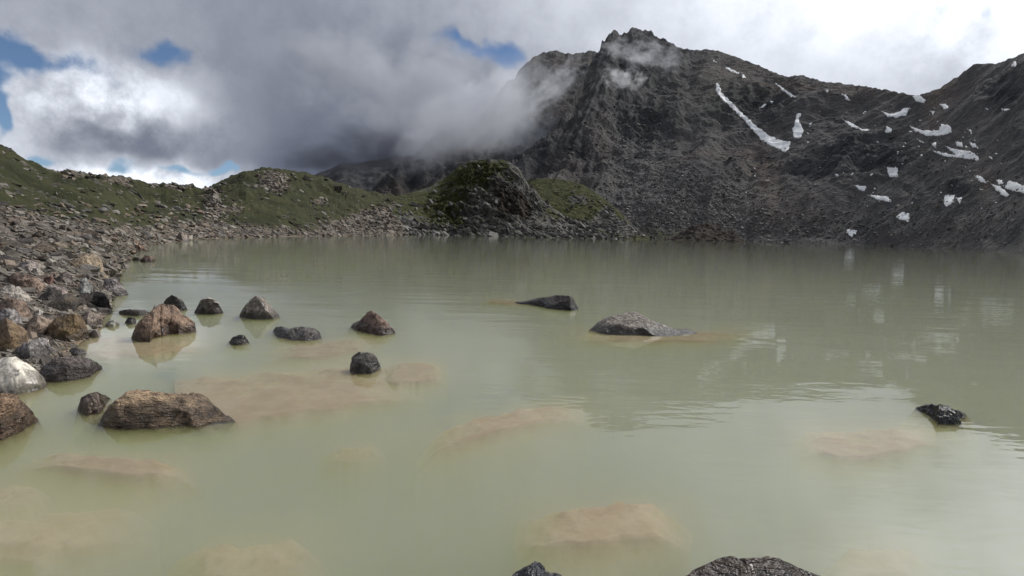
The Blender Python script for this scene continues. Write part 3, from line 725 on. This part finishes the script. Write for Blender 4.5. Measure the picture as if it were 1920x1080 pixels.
    dpl = ((G.reshape(-1, 3) - sp_[near_]) * sn_[near_]).sum(1); lim = .16 * min(size, 3 * max(hh.max(), .05))
    edge0 = np.sin(np.pi * np.clip(np.tile(s, nt), 0, 1)) ** .5
    G = (G.reshape(-1, 3) - sn_[near_] * (np.clip(dpl, -lim, lim) * .82 * edge0)[:, None]).reshape(nt, ns, 3)
    nv = np.cross(np.gradient(G, axis=1), np.gradient(G, axis=0)); nv /= np.linalg.norm(nv, axis=-1, keepdims=True) + 1e-9
    if nv[nt // 2, ns // 2, 2] < 0: nv = -nv
    dn = fbm(G * sc * 3.2 + seed * 3.1, 4) * .020 + (ridged(G * sc * 6.0 + seed * 1.7, 4) - .3) * .020 + (ridged(G * sc * 17 + seed, 3) - .3) * .016
    edge = np.sin(np.pi * np.clip(s, 0, 1))[None, :] ** .4
    G = G + nv * (dn * rough * min(size, 3 * max(hh.max(), .05)) * edge)[..., None]
    away = np.array([ctr[0], ctr[1], 0]); away /= np.linalg.norm(away)
    if crack is not None:
        lean = np.linspace(-3, 9, nt)[:, None] * -1.0
        wgt = np.exp(-((x[None, :] - crack - lean * np.clip(np.linspace(1, -1, nt), 0, 1)[:, None]) / 1.6) ** 2) * ((tt > .2) & (tt < .7))[:, None]
        G = G - nv * (wgt * .035 * size)[..., None]
    if hollow is not None:
        wgt = sstep(hollow[0], hollow[0] + 6, x)[None, :] * (1 - sstep(hollow[1] - 22, hollow[1], x))[None, :] * ((1 - sstep(.25, .31, tt)) * (tt > .08))[:, None]
        G = G + away * (wgt * .15 * size)[..., None]
    V = G.reshape(-1, 3); me = mesh_np(name, V, grid_quads(nt, ns)[:, ::-1])
    # close the two ends
    o = link(me, name, mat, None, label, 'boulder' if name != 'stone' else 'stone', group); o.location = ctr; o.color = (*[min(v * 1.25, .75) for v in col], 1)
    global _last; _last = o
    if label: hero_marks.append(((top[:, 0].min() + top[:, 0].max()) / 2, (top[:, 1].min() + max(top[0, 1], top[-1, 1])) / 2, short_name(label)))
    return o
GW = 'boulders standing in the lake'; GB = 'rocks along the left bank'
BR = (.20, .145, .10); GY = (.175, .165, .158); DK = (.052, .046, .041); RD = (.185, .118, .085); PL = (.30, .27, .235); WH = (.52, .485, .42); TN = (.26, .205, .145)
# standing in the water
hero('brown peaked boulder with a crack running down from its tip', [(246,634),(252,620),(264,602),(284,583),(302,567),(320,570),(345,585),(358,591),(366,602),(368,620)], 5, .6, (.215,.15,.108), group=GW, bottom=[(246,635),(262,640),(288,639),(300,630),(320,626),(345,626),(368,621)], facet=.03, rough=.6, crest=.4, crack=303, res=(130, 50), seed=3)
hero('black rock right behind the split boulder', [(303,578),(308,558),(314,549),(330,553),(342,560),(351,570),(353,580)], 3, .6, DK, ROCK_DARK, group=GW, facet=.12)
hero('squat dark boulder with two pale blotches on its right shoulder', [(364,586),(369,566),(374,557),(384,550),(396,551),(408,557),(418,564),(419,586)], 3, .7, (.12,.10,.08), group=GW, facet=.10)
bl = _last
bl_bvh = BVHTree.FromPolygons([bl.location + v.co for v in bl.data.vertices], [p.vertices[:] for p in bl.data.polygons])
for (bx_, by_, br_) in ((394, 559, 5.5), (407, 567, 6.5)):
    ht = bl_bvh.ray_cast(Vector((0, 0, H)), Vector(ray(float(bx_), float(by_))))
    if ht[0] is None: continue
    bm = bmesh.new(); bmesh.ops.create_icosphere(bm, subdivisions=3, radius=1.0)
    for v in bm.verts: v.co *= 1 + .18 * perlin(np.array([v.co[:]]) * 1.8 + bx_)[0]
    me = bpy.data.meshes.new('pale_blotch'); bm.to_mesh(me); bm.free(); me.polygons.foreach_set('use_smooth', [True] * len(me.polygons))
    o = link(me, 'pale_blotch', ROCK_WHITE, parent=bl); o.location = ht[0] - bl.location; w_ = br_ * ht[3] / F; o.scale = (w_, w_, w_ * .12)
    o.rotation_mode = 'QUATERNION'; nn = ht[1] if ht[1].dot(Vector(ray(float(bx_), float(by_)))) < 0 else -ht[1]; o.rotation_quaternion = nn.to_track_quat('Z', 'Y'); o.color = (.36, .33, .29, 1)
hero('grey and white speckled pointed boulder in the shallows', [(449,592),(456,578),(468,565),(475,558),(482,552),(492,558),(502,566),(513,577),(524,594)], 5, .7, (.23,.20,.17), ROCK_SPECK, group=GW, facet=.06)
hero('low wet dark stone left of the flat grey rock', [(427,642),(438,631),(450,627),(460,625),(466,627),(467,641)], 4, .6, (.10,.088,.08), group=GW)
hero('flat grey rock with two humps barely out of the water', [(500,619),(515,613),(530,614),(548,620),(562,615),(580,614),(596,621),(608,638)], 9, .5, (.14,.125,.115), ROCK_SPECK, group=GW, rough=.8, skew=.8)
hero('reddish brown cone shaped boulder among the shallows', [(654,610),(670,602),(684,594),(695,588),(704,585),(715,592),(727,603),(738,612),(748,624)], 9, .65, (.155,.105,.08), group=GW, rough=1.2)
hero('dark blocky boulder beside a submerged sandy ledge', [(656,692),(657,668),(664,661),(682,658),(700,659),(711,668),(716,678),(713,688)], 10, .75, (.105,.094,.086), group=GW, facet=.09)
hero('black wedge shaped rock farthest out in the lake', [(965,567),(985,564),(1010,561),(1040,557),(1062,554),(1074,552),(1081,557),(1087,578)], 6, .4, DK, ROCK_DARK, group=GW, facet=.06, bottom=[(965,568),(1000,572),(1040,579),(1070,582),(1087,580)])
hero('rounded grey dome of rock with a low tail to the right', [(1104,619),(1120,609),(1138,599),(1160,593),(1185,590),(1210,595),(1232,604),(1250,611),(1268,617),(1290,618),(1312,623)], 8, .42, (.20,.175,.15), ROCK_SPECK, group=GW, rough=.6, facet=.04, steep=.3)
hero('dark low rock at the right with a ragged edge', [(1717,764),(1732,760),(1752,760),(1775,761),(1796,765),(1811,773)], 10, .7, DK, ROCK_DARK, group=GW, bottom=[(1717,766),(1745,778),(1762,796),(1790,795),(1811,776)], flare=.8)
hero('dark grey rock tip cut by the bottom edge of the picture', [(940,1092),(962,1070),(985,1058),(1003,1052),(1016,1054),(1024,1074),(1044,1074),(1064,1090)], 14, .8, (.10,.105,.12), group=GW, facet=.1)
hero('broad wet brown boulder top at the bottom edge of the picture', [(1262,1098),(1300,1070),(1340,1054),(1400,1045),(1450,1052),(1500,1066),(1545,1082),(1575,1100)], 46, .8, (.15,.105,.075), ROCK_LAYER, group=GW, rough=.6, facet=.03, steep=.3, flare=1.1)
hero('large layered tan boulder lit on top, sloping into the water', [(184,798),(200,778),(215,760),(230,746),(248,740),(275,737),(310,736),(345,739),(372,750),(400,764),(425,778),(447,787)], 10, .62, (.27,.195,.125), ROCK_LAYER, group=GW, rough=1.0, facet=.05, steep=.45, bottom=[(184,798),(230,803),(300,801),(370,796),(410,791),(447,788)], flare=.5)
hero('small brown block left of the large tan boulder', [(145,768),(149,752),(156,739),(168,737),(185,739),(193,742),(205,744)], 6, .7, (.17,.125,.095), group=GW, bottom=[(145,769),(160,777),(182,775),(195,760),(205,746)])
hero('brown boulder cut by the left edge below the white one', [(-60,800),(-40,752),(-15,736),(10,737),(35,748),(55,764),(72,786)], 18, .7, (.23,.155,.10), ROCK_LAYER, group=GW, rough=1.0, facet=.06, bottom=[(-60,830),(0,822),(40,806),(72,788)])
# along the left bank
hero('white quartz boulder at the left edge of the picture', [(-45,728),(-30,690),(0,667),(22,668),(42,676),(55,690),(70,702),(82,712),(86,722)], 8, .8, WH, ROCK_WHITE, group=GB, facet=.07, rough=.5, bottom=[(-45,735),(30,737),(70,730),(86,723)])
hero('layered grey slab right of the white boulder', [(75,690),(80,672),(95,667),(130,669),(160,668),(180,674),(192,688)], 18, .7, (.15,.125,.115), ROCK_LAYER, bank=True, group=GB, facet=.09, bottom=[(75,700),(90,713),(130,713),(165,705),(192,690)])
hero('flat white speckled grey rock behind the white boulder', [(18,668),(35,652),(55,638),(75,634),(95,637),(110,648),(105,656)], 8, .7, (.22,.205,.20), ROCK_SPECK, bank=True, group=GB, facet=.08, bottom=[(18,670),(55,676),(90,668),(110,652)])
hero('big rounded brown boulder on the left edge', [(-30,650),(-15,612),(5,597),(25,600),(42,612),(50,630),(54,648)], 12, .8, (.19,.135,.09), ROCK_MOSS, group=GB, bank=True, facet=.06)
hero('pale grey rounded stone on top of the brown boulder at the left edge', [(-12,604),(0,584),(12,578),(26,579),(36,588),(40,602)], 4, .7, (.27,.25,.24), ROCK_SPECK, group=GB, bank=True, z0=.30, facet=.05)
hero('reddish rounded boulder above the pale grey stone at the left edge', [(-20,590),(-5,566),(15,558),(35,558),(50,570),(60,590)], 8, .7, (.18,.13,.10), group=GB, bank=True, facet=.06)
hero('mossy yellow brown boulder at the water edge', [(73,634),(88,612),(105,596),(122,584),(140,581),(152,592),(160,612),(168,628)], 9, .75, (.15,.105,.062), ROCK_MOSS, bank=True, group=GB, facet=.08)
hero('flat topped brown block left of the mossy boulder', [(40,620),(44,600),(60,595),(85,593),(105,597),(108,612)], 14, .8, (.22,.17,.13), group=GB, bank=True, facet=.10)
hero('grey brown slab with a pale rim right of the mossy boulder', [(148,612),(152,590),(165,583),(180,585),(190,594),(193,602)], 10, .9, (.20,.165,.14), bank=True, group=GB, facet=.10)
hero('white stone at the foot of the mossy boulder', [(166,628),(170,620),(180,618),(189,621),(191,629)], 3, .7, (.6,.53,.47), ROCK_WHITE, name='stone', group=GB, rough=.5)
hero('flat white pebble alone in the shallow water', [(197,610),(203,603),(214,600),(222,601),(224,608)], 3, .7, (.66,.60,.52), ROCK_WHITE, name='stone', group=GB, rough=.5, facet=.04)
hero('small dark round stone left of the split boulder', [(233,604),(238,595),(247,592),(254,596),(256,604)], 3, .7, (.11,.10,.09), name='stone', group=GB)
hero('small mottled stone above the layered grey slab', [(128,660),(134,652),(144,648),(155,652),(163,661)], 5, .7, (.22,.20,.19), ROCK_SPECK, name='stone', group=GB)
hero('long black slab rounded at its right end', [(122,572),(124,556),(140,551),(165,547),(185,545),(200,549),(207,562),(205,570)], 6, .5, (.045,.038,.034), ROCK_DARK, bank=True, group=GB, facet=.06, rough=.6, bottom=[(122,574),(140,578),(175,571),(205,573)])
hero('black wedge tilted up beside the long black slab', [(62,566),(80,556),(97,545),(112,539),(120,546),(124,558)], 7, .55, (.042,.037,.033), ROCK_DARK, bank=True, group=GB, facet=.09, rough=.6)
hero('grey angular boulder nearest the open lake on the bank', [(172,546),(180,530),(195,524),(212,518),(222,528),(232,539),(239,547)], 5, .7, (.19,.17,.165), bank=True, group=GB, facet=.11)
hero('black and white banded upright rock', [(145,556),(149,536),(153,522),(160,514),(168,518),(172,534),(174,550)], 4, .8, (.24,.24,.23), ROCK_SPECK, group=GB, facet=.08, rough=1.5, bank=True)
hero('rust brown boulder lying behind the tilted pale slab', [(9,536),(14,520),(25,513),(50,512),(66,519),(80,530),(88,540)], 6, .7, (.18,.13,.10), group=GB, bank=True, facet=.07)
hero('pale flat slab under the rust brown boulder', [(-15,558),(-5,536),(10,533),(30,538),(50,545),(64,560)], 6, .8, PL, group=GB, bank=True, facet=.10)
hero('flat pinkish grey slab above the black wedge', [(67,552),(80,540),(98,534),(118,535),(130,541),(128,553)], 4, .8, (.24,.20,.18), group=GB, bank=True, facet=.10)
hero('small dark red stone behind the flat pinkish slab', [(81,532),(85,520),(93,514),(101,517),(104,531)], 3, .7, (.15,.085,.07), group=GB, name='stone', bank=True)
hero('dark edged wedge rock behind the banded rock', [(102,528),(108,512),(115,502),(124,508),(134,517),(141,527)], 3, .7, (.13,.11,.10), group=GB, bank=True, facet=.12)
hero('pale rounded stone behind the rust brown boulder', [(56,514),(61,503),(70,500),(79,504),(83,514)], 3, .7, PL, ROCK_SPECK, name='stone', group=GB, bank=True)
hero('big pale grey block highest of the near bank rocks', [(32,508),(35,491),(46,486),(62,486),(74,494),(81,506)], 5, .8, (.25,.215,.195), group=GB, bank=True, facet=.11)
hero('large tan boulder with a peaked right end by the inlet', [(108,500),(120,489),(138,482),(158,478),(172,476),(180,467),(187,474),(191,488),(194,500)], 5, .55, TN, group=GB, facet=.08, bank=True)
hero('orange brown slab pointing at the lake', [(228,452),(236,448),(246,449),(258,456),(274,464)], 3, .6, (.25,.165,.115), group=GB, bank=True, facet=.09, rough=.5)
hero('pointed pale boulder standing on the far waterline', [(332,449),(334,438),(337,435),(345,439),(351,444),(354,450)], 2, .8, (.25,.21,.18), group=GB, bank=True, facet=.08)
hero('small cream stone beside the pointed boulder on the far waterline', [(351,450),(354,442),(358,440),(362,444),(362,449)], 1.5, .8, (.42,.37,.31), ROCK_WHITE, name='stone', group=GB, bank=True)
hero('rounded brown rock awash off the inlet', [(262,489),(268,480),(278,477),(288,480),(294,488)], 4, .6, (.15,.105,.085), group=GW)
hero('low dark rock awash left of the brown one off the inlet', [(246,486),(252,482),(260,482),(267,487)], 2.5, .6, (.08,.068,.06), ROCK_DARK, name='stone', group=GW)
hero('thin dark slab just breaking the surface behind the split boulder', [(220,586),(232,581),(250,580),(270,581),(285,587)], 5, .35, (.12,.10,.085), group=GW, facet=.04, rough=.5)
hero('flat dark ledge behind the banded rock', [(144,520),(152,512),(168,512),(182,513),(188,518)], 4, .6, (.10,.088,.08), ROCK_DARK, group=GB, facet=.06, bank=True)
hero('pale slab lying in the water under the black wedge', [(58,592),(66,581),(76,576),(84,584),(83,590)], 5, .8, (.34,.32,.29), group=GB, bank=True, rough=.5)
hero('weathered slab ledge below the long black slab', [(150,586),(165,579),(185,576),(202,577),(214,584)], 6, .5, (.16,.135,.12), ROCK_LAYER, group=GB, facet=.05)

# boulders that stay under the surface, tan with silt
def sunken(label, edge, ext, ztop, slope=.06, seed=0, joined=False):
    """a silted slab lying under the surface: its broken near edge is the shallowest, from there it dips away"""
    e = np.array(edge, float); n = 60; s_ = np.linspace(0, 1, n); x = e[0, 0] + (e[-1, 0] - e[0, 0]) * s_; y = np.interp(x, e[:, 0], e[:, 1])
    E = on_plane(x, y, ztop); wob = fbm(np.stack([s_ * 4, s_ * 0 + seed * 2.3, s_ * 0], -1), 3, .5)
    rad = E.copy(); rad[:, 2] = 0; rad /= np.linalg.norm(rad, axis=1, keepdims=True)
    vs = [-.9, -.5, -.28, -.14, -.05, 0] + list(np.linspace(.04, 1, 22) ** 1.3 * 1.0)
    ends = np.clip(1 - np.sin(np.pi * np.clip(s_, 0, 1)), 0, 1)
    zt = ztop * .25 if ztop > -.07 else ztop * .85      # the dim ones lie deeper
    if joined: ends = np.where(s_ < .5, 0, ends)
    G = []
    for v in vs:
        if v < 0: off = v * .85; zz = zt - (abs(v) ** .9) * .62
        else: off = v * ext; zz = zt - v * ext * slope * .2 - max(v - .6, 0) ** 2 * .9
        P = E + rad * (off + wob * .12 * ext)[:, None]; P[:, 2] = zz - ends ** 2 * .22 - ends * .05 * (v > 0) * v
        P[:, 2] += fbm(np.stack([P[:, 0] * 1.6, P[:, 1] * 1.6, P[:, 0] * 0 + seed], -1), 4) * (.05 if v > 0 else .02) * min(abs(v) * 4 + .25, 1) + (np.abs(fbm(np.stack([P[:, 0] * 3.7, P[:, 1] * 3.7, P[:, 0] * 0 + seed + 9], -1), 3)) - .12) * .04
        P[:, 2] = np.minimum(P[:, 2], -.010 - .006 * (1 + wob)); G.append(P)
    G = np.array(G); c = G.reshape(-1, 3).mean(0); c[2] = ztop
    o = link(mesh_np('sunken_boulder', (G - c).reshape(-1, 3), grid_quads(len(vs), n)), 'sunken_boulder', SILT, None, label, 'boulder', 'boulders under the surface'); o.location = c
sunken('silty sandy ledge under the water right of the large tan boulder', [(330,800),(380,797),(440,791),(500,785),(600,770),(680,757),(800,732)], 2.6, -.02, .07, 1, True)
sunken('small sandy ledge under the water right of the dark blocky boulder', [(704,702),(720,711),(745,717),(780,717),(840,711)], 1.6, -.02, .06, 2)
sunken('pale wedge under the water in the middle of the foreground', [(780,858),(830,840),(900,817),(1000,792),(1110,774)], .8, -.035, .10, 3)
sunken('long narrow ridge under the water at the lower left', [(25,848),(80,868),(150,880),(250,888),(380,892)], .55, -.025, .14, 5)
sunken('dim tan patch under the water at the lower left corner', [(-120,1075),(40,1050),(160,1030),(300,1000)], .9, -.09, .08, 6)
sunken('faint brown hump under the water left of the pale wedge', [(590,862),(650,872),(730,856)], .5, -.13, .1, 7)
sunken('broad tan boulder under the water above the bottom edge', [(965,995),(1000,1016),(1090,1024),(1180,1016),(1300,996)], .7, -.06, .10, 8)
sunken('tan hump under the mirrored sky at the right', [(1480,845),(1580,862),(1690,856),(1790,815)], 1.3, -.06, .06, 9)
sunken('faint tan patch under the water at the bottom edge left of the middle', [(310,1078),(450,1090),(620,1068)], .6, -.12, .1, 11)
sunken('dim tan patch under the water at the left edge', [(-90,960),(20,950),(110,925)], .6, -.09, .08, 12)
sunken('faint tan patch under the water right of the broad wet boulder top', [(1540,1075),(1640,1085),(1760,1070)], .6, -.11, .1, 13)
sunken('sandy streak under the water below the flat two humped rock', [(490,668),(580,672),(660,660),(720,645)], 1.6, -.035, .05, 14)
sunken('brown shallows all round the domed rock', [(1060,630),(1130,639),(1230,641),(1330,638),(1420,629)], 1.6, -.02, .05, 15)
sunken('sandy shallows between the mossy boulder and the split boulder', [(110,662),(200,672),(290,668),(400,652)], 2.6, -.05, .03, 16)
sunken('shallow tongue of silt left of the black wedge shaped rock', [(900,566),(940,568),(990,573)], 1.2, -.015, .05, 17)

# ================================================================== BANK STONES: single stones one can pick out
protos = []
for k in range(9):
    rng = np.random.default_rng(40 + k); bm = bmesh.new(); bmesh.ops.create_icosphere(bm, subdivisions=3, radius=1.0)
    V = np.array([v.co[:] for v in bm.verts])
    for j in range(15):
        n = rng.normal(size=3); n /= np.linalg.norm(n); dd_ = V @ n; V -= n * (np.maximum(dd_ - rng.uniform(.40, .82), 0) * .96)[:, None]
    V = V * (1 + fbm(V * 2.5 + k * 5, 4)[:, None] * .07) * np.array([1, rng.uniform(.6, .9), rng.uniform(.35, .65)])
    for v, co in zip(bm.verts, V): v.co = co
    me = bpy.data.meshes.new('stone'); bm.to_mesh(me); bm.free(); me.polygons.foreach_set('use_smooth', [True] * len(me.polygons))
    me.materials.append([ROCK, ROCK, ROCK_SPECK, ROCK, ROCK_LAYER, ROCK, ROCK_MOSS, ROCK, ROCK_SPECK][k]); protos.append(me)
def zone(x, y):
    if y > 560: return 'at the water edge beside the near bank boulders'
    if y > 505: return 'in the jumble of big rocks by the near inlet'
    if y > 470 and x < 110: return 'on the rubble above the near bank boulders'
    if y > 470: return 'beside the tan peaked boulder at the inlet'
    if y > 440 and x < 240: return 'on the grassy strip behind the near bank'
    if x > 300: return 'along the far waterline of the left shore'
    return 'on the stony lower slope of the left hill'
hues = [('brown', (.20, .155, .118)), ('grey', (.20, .187, .175)), ('pale', (.32, .29, .255)), ('grey', (.165, .152, .142)), ('reddish', (.20, .145, .112)), ('dark', (.095, .084, .075)), ('tan', (.26, .21, .16))]
bank_stones = []
pts = []; tries = 0
while len(pts) < 235 and tries < 60000:
    tries += 1
    if random.random() < .62:
        x, y = random.uniform(-30, 300), random.uniform(446, 612); sz = random.choice([13, 16, 20, 26, 34, 44]) * (.6 + .8 * (y - 446) / 150)
    else:
        x, y = random.uniform(-20, 420), random.uniform(385, 450); sz = random.choice([9, 10, 12, 15, 19])
    if any(bx0 - sz * .1 < x < bx1 + sz * .1 and by0 - 2 < y < by1 + 1 for bx0, by0, bx1, by1 in rock_boxes): continue
    if any((x - p[0]) ** 2 + ((y - p[1]) * 1.7) ** 2 < ((sz + p[2]) * .36) ** 2 for p in pts): continue
    h_ = hit_ground(x, y)[0]
    if np.isnan(h_[0]): continue
    g_ = float(ground_z(h_[0], h_[1]))
    if g_ < -.02: continue
    pts.append((x, y, sz, h_, g_))
for (x, y, sz, h_, g_) in pts:
    r = math.hypot(h_[0], h_[1]); w = sz * r / F * .56
    hn, hc = random.choice(hues); k = random.randrange(len(protos))
    o = bpy.data.objects.new('stone', protos[k]); C.objects.link(o)
    o.location = (h_[0], h_[1] + w * .3, g_ + w * .10); o.scale = (w * random.uniform(.9, 1.25), w * random.uniform(.8, 1.1), w * random.uniform(.8, 1.2))
    o.rotation_euler = (random.uniform(-.25, .25), random.uniform(-.1, .5), random.uniform(0, 6.28))
    f = random.uniform(.8, 1.2); o.color = (hc[0] * f, hc[1] * f, hc[2] * f, 1)
    big_ = 'large' if sz > 22 else ('small' if sz < 13 else 'middling'); shape_ = ('slab' if o.rotation_euler[1] > .25 else 'stone')
    near = min(hero_marks, key=lambda m: (m[0] - x) ** 2 + ((m[1] - y) * 1.5) ** 2); dx, dy = x - near[0], (y - near[1]) * 1.5
    if math.hypot(dx, dy) < 75: lab = f"{big_} {hn} {shape_} {('right of' if dx > 0 else 'left of') if abs(dx) > abs(dy) else ('below' if dy > 0 else 'behind')} the {near[2]}"
    else: lab = f'{big_} {hn} {shape_} {zone(x, y)}'
    o['label'] = lab; o['category'] = 'stone'; o['group'] = 'stones of the left bank'; bank_stones.append((x, o))
from collections import defaultdict
by_label = defaultdict(list)
for x, o in sorted(bank_stones, key=lambda t: t[0]): by_label[o['label']].append(o)
ORD = 'first second third fourth fifth sixth seventh eighth ninth tenth'.split()
for lab, os_ in by_label.items():
    if len(os_) > 1:
        for k, o in enumerate(os_[:10]): o['label'] = lab + f', {ORD[k]} from the left'

# ================================================================== LOOSE STONES TOO MANY TO COUNT
_box = np.array([(-1, -1, -1), (1, -1, -1), (1, 1, -1), (-1, 1, -1), (-1, -1, 1), (1, -1, 1), (1, 1, 1), (-1, 1, 1)], float)
_bq = np.array([(0, 3, 2, 1), (4, 5, 6, 7), (0, 1, 5, 4), (1, 2, 6, 5), (2, 3, 7, 6), (3, 0, 4, 7)])
def stones(name, P, size, tints, flat=.45, dip=0.35, label=None, seed=0):
    n = len(P); rng = np.random.default_rng(seed)
    B = _box[None] * np.array([1, .75, flat]) * (1 + rng.uniform(-.45, .35, (n, 8, 3)))
    ax = rng.normal(0, .28, n); ay = rng.normal(dip, .28, n); az_ = rng.uniform(-.9, .9, n) + (rng.random(n) < .5) * 3.14
    def rot(B, a, i, j):
        c, s_ = np.cos(a)[:, None], np.sin(a)[:, None]; u, v = B[..., i].copy(), B[..., j].copy()
        B[..., i] = u * c - v * s_; B[..., j] = u * s_ + v * c
    rot(B, az_, 0, 1); rot(B, ax, 1, 2); rot(B, -ay, 0, 2)
    V = B * (size * .5)[:, None, None] + P[:, None, :]
    col = np.repeat(tints, 8, 0)
    Q = (_bq[None] + np.arange(n)[:, None, None] * 8).reshape(-1, 4)
    return link(mesh_np(name, V.reshape(-1, 3), Q, False, colors=col), name, LOOSE, 'stuff', label)
def tint(n, cols, rng, var=.35):
    cols = np.array(cols); c = cols[rng.integers(0, len(cols), n)]; return c * (1 + rng.uniform(-var, var, (n, 1)))
rng = np.random.default_rng(21)
warm = [(.15, .131, .108), (.18, .158, .132), (.12, .104, .086), (.22, .198, .168), (.165, .13, .10), (.095, .083, .07)]
def pick(Pg, w, n):                      # random grid points of a terrain sheet by weight, jittered inside their cell
    nr, nc = w.shape; w = w.copy(); w[-1] = 0; w[:, -1] = 0; p = (w / w.sum()).ravel(); k = rng.choice(len(p), n, p=p); i, j = k // nc, k % nc
    fi, fj = rng.random(n)[:, None], rng.random(n)[:, None]
    return Pg[i, j] * (1 - fi) * (1 - fj) + Pg[i + 1, j] * fi * (1 - fj) + Pg[i, j + 1] * (1 - fi) * fj + Pg[i + 1, j + 1] * fi * fj, i, j
# weight terrain cells by the picture area they cover
def screen_weight(Pg):
    x, y = project(Pg); w = np.zeros(x.shape)
    cx = (x[:-1, 1:] - x[:-1, :-1]); dy = np.abs(y[1:, :-1] - y[:-1, :-1]); w[:-1, :-1] = np.abs(cx) * dy
    w[(x < -60) | (x > 1980)] = 0; return np.clip(w, 0, np.percentile(w, 99.5)), x, y
sw, X_, Y_ = screen_weight(GP)
onland = (q > -.3) & (R_ < 300) & (A_ < A_HILL1)
grav = np.clip(1.0 - grass * 1.1, .0, 1) * onland * (.45 + .55 * sstep(12, 26, R_))
P, i, j = pick(GP, sw * grav * (R_ > 4) * (t_ < .9), 12500)
rr = np.hypot(P[:, 0], P[:, 1]); size = np.clip(rng.lognormal(1.32, .68, len(P)), 1.8, 17) * rr / F
size = np.minimum(size, np.where(rr > 35, 9, 17) * rr / F); size = np.minimum(size, 1.6); stones('loose_rubble', P + np.array([0, 0, .05]) * size[:, None], size, tint(len(P), warm, rng), .34, .40, 'grey brown rubble covering the left bank and lower slopes', 1)
P, i, j = pick(GP, sw * np.clip(grass, 0, 1) * onland * np.clip(.10 + sstep(.45, 1, fbm(GP * .08, 3) + .6), 0, 1) * (t_ < .93), 1100)
rr = np.hypot(P[:, 0], P[:, 1]); size = np.clip(rng.lognormal(1.5, .5, len(P)), 2.2, 14) * rr / F
stones('grassy_slope_rubble', P - np.array([0, 0, .10]) * size[:, None], size, tint(len(P), [(.10, .09, .072), (.07, .064, .053), (.14, .126, .104)], rng), .34, .45, 'scattered grey slabs lying in the grass of the green hills', 2)
# knoll foot and faces
sw, x, y = screen_weight(KP)
foot = np.clip(sstep(415, 440, y) * 1.2 + .05 * steep + .7 * blob(x, y, [(720, 420, 60, 30, 1), (1030, 385, 26, 18, 1), (1080, 420, 60, 16, 1)]) , 0, 1.5) * (1 - bare)
P, i, j = pick(KP, sw * foot, 4200); rr = np.hypot(P[:, 0], P[:, 1]); size = np.clip(rng.lognormal(1.6, .55, len(P)), 2.2, 20) * rr / F
stones('knoll_rubble', P, size, tint(len(P), [(.09, .085, .077), (.125, .118, .105), (.06, .056, .051), (.16, .15, .135)], rng), .4, .6, 'pale angular blocks fallen round the rocky knoll', 3)
sw, x, y = screen_weight(SP_)
P, i, j = pick(SP_, sw * np.clip(sstep(425, 442, y) + .15 + (1 - sg), 0, 1.2), 900); rr = np.hypot(P[:, 0], P[:, 1]); size = np.clip(rng.lognormal(1.3, .5, len(P)), 2, 10) * rr / F
stones('shoulder_rubble', P, size, tint(len(P), [(.12, .115, .105), (.17, .16, .145), (.08, .075, .068)], rng), .4, .4, 'grey blocks along the foot of the green shoulder', 4)
# mountain scree
sw, x, y = screen_weight(MP)
scr = np.clip(blob(x, y, [(1290, 385, 110, 45, 1.0), (1400, 420, 130, 25, .6), (1230, 330, 60, 30, .5), (1190, 410, 60, 25, .8), (1600, 430, 200, 25, .16), (1780, 400, 160, 40, .10), (1140, 260, 80, 60, .25), (1420, 300, 80, 40, .1), (1760, 310, 90, 30, .08)]) + .004 * (y > 230), 0, 1) * (1 - .5 * np.clip(red, 0, 1))
P, i, j = pick(MP, sw * scr, 9000); rr = np.hypot(P[:, 0], P[:, 1]); size = np.clip(rng.lognormal(.9, .42, len(P)), 1.4, 7) * rr / F
stones('mountain_scree', P, size, tint(len(P), [(.15, .14, .13), (.19, .18, .168), (.12, .112, .105), (.24, .228, .212)], rng, .2), .32, .3, 'grey scree blocks strewn over the mountain slope', 5)

# plain descriptions of the setting and the clouds
for n_, t_lab in (('ground', 'stony left bank, lake bed and green hills on the left'), ('valley_floor_ground', 'bare valley floor under everything'), ('mountain', 'dark grey brown mountain with snow patches and scree'),
                  ('mountain.001', 'jagged second summit and spur behind, half in cloud'), ('mountain.002', 'dark far ridge under the cloud bank'), ('rocky_hill', 'rocky knoll with patchy grass on the far shore'),
                  ('grassy_hill', 'green shoulder to the right of the rocky knoll'), ('rocky_hill.001', 'low dark outcrop at the foot of the scree'), ('lake_water', 'milky green lake water'),
                  ('clouds', 'grey cloud bank left of the second summit'), ('clouds.001', 'pale mist lying over the ridge left of the summit'), ('clouds.002', 'thin streamer of mist slanting up towards the summit'), ('clouds.003', 'small white cloud tuft on the face below the summit'),
                  ('clouds.004', 'thin wisp of mist round the summit'), ('clouds.005', 'dark underside of the cloud bank over the far ridge')):
    if n_ in bpy.data.objects: bpy.data.objects[n_]['label'] = t_lab
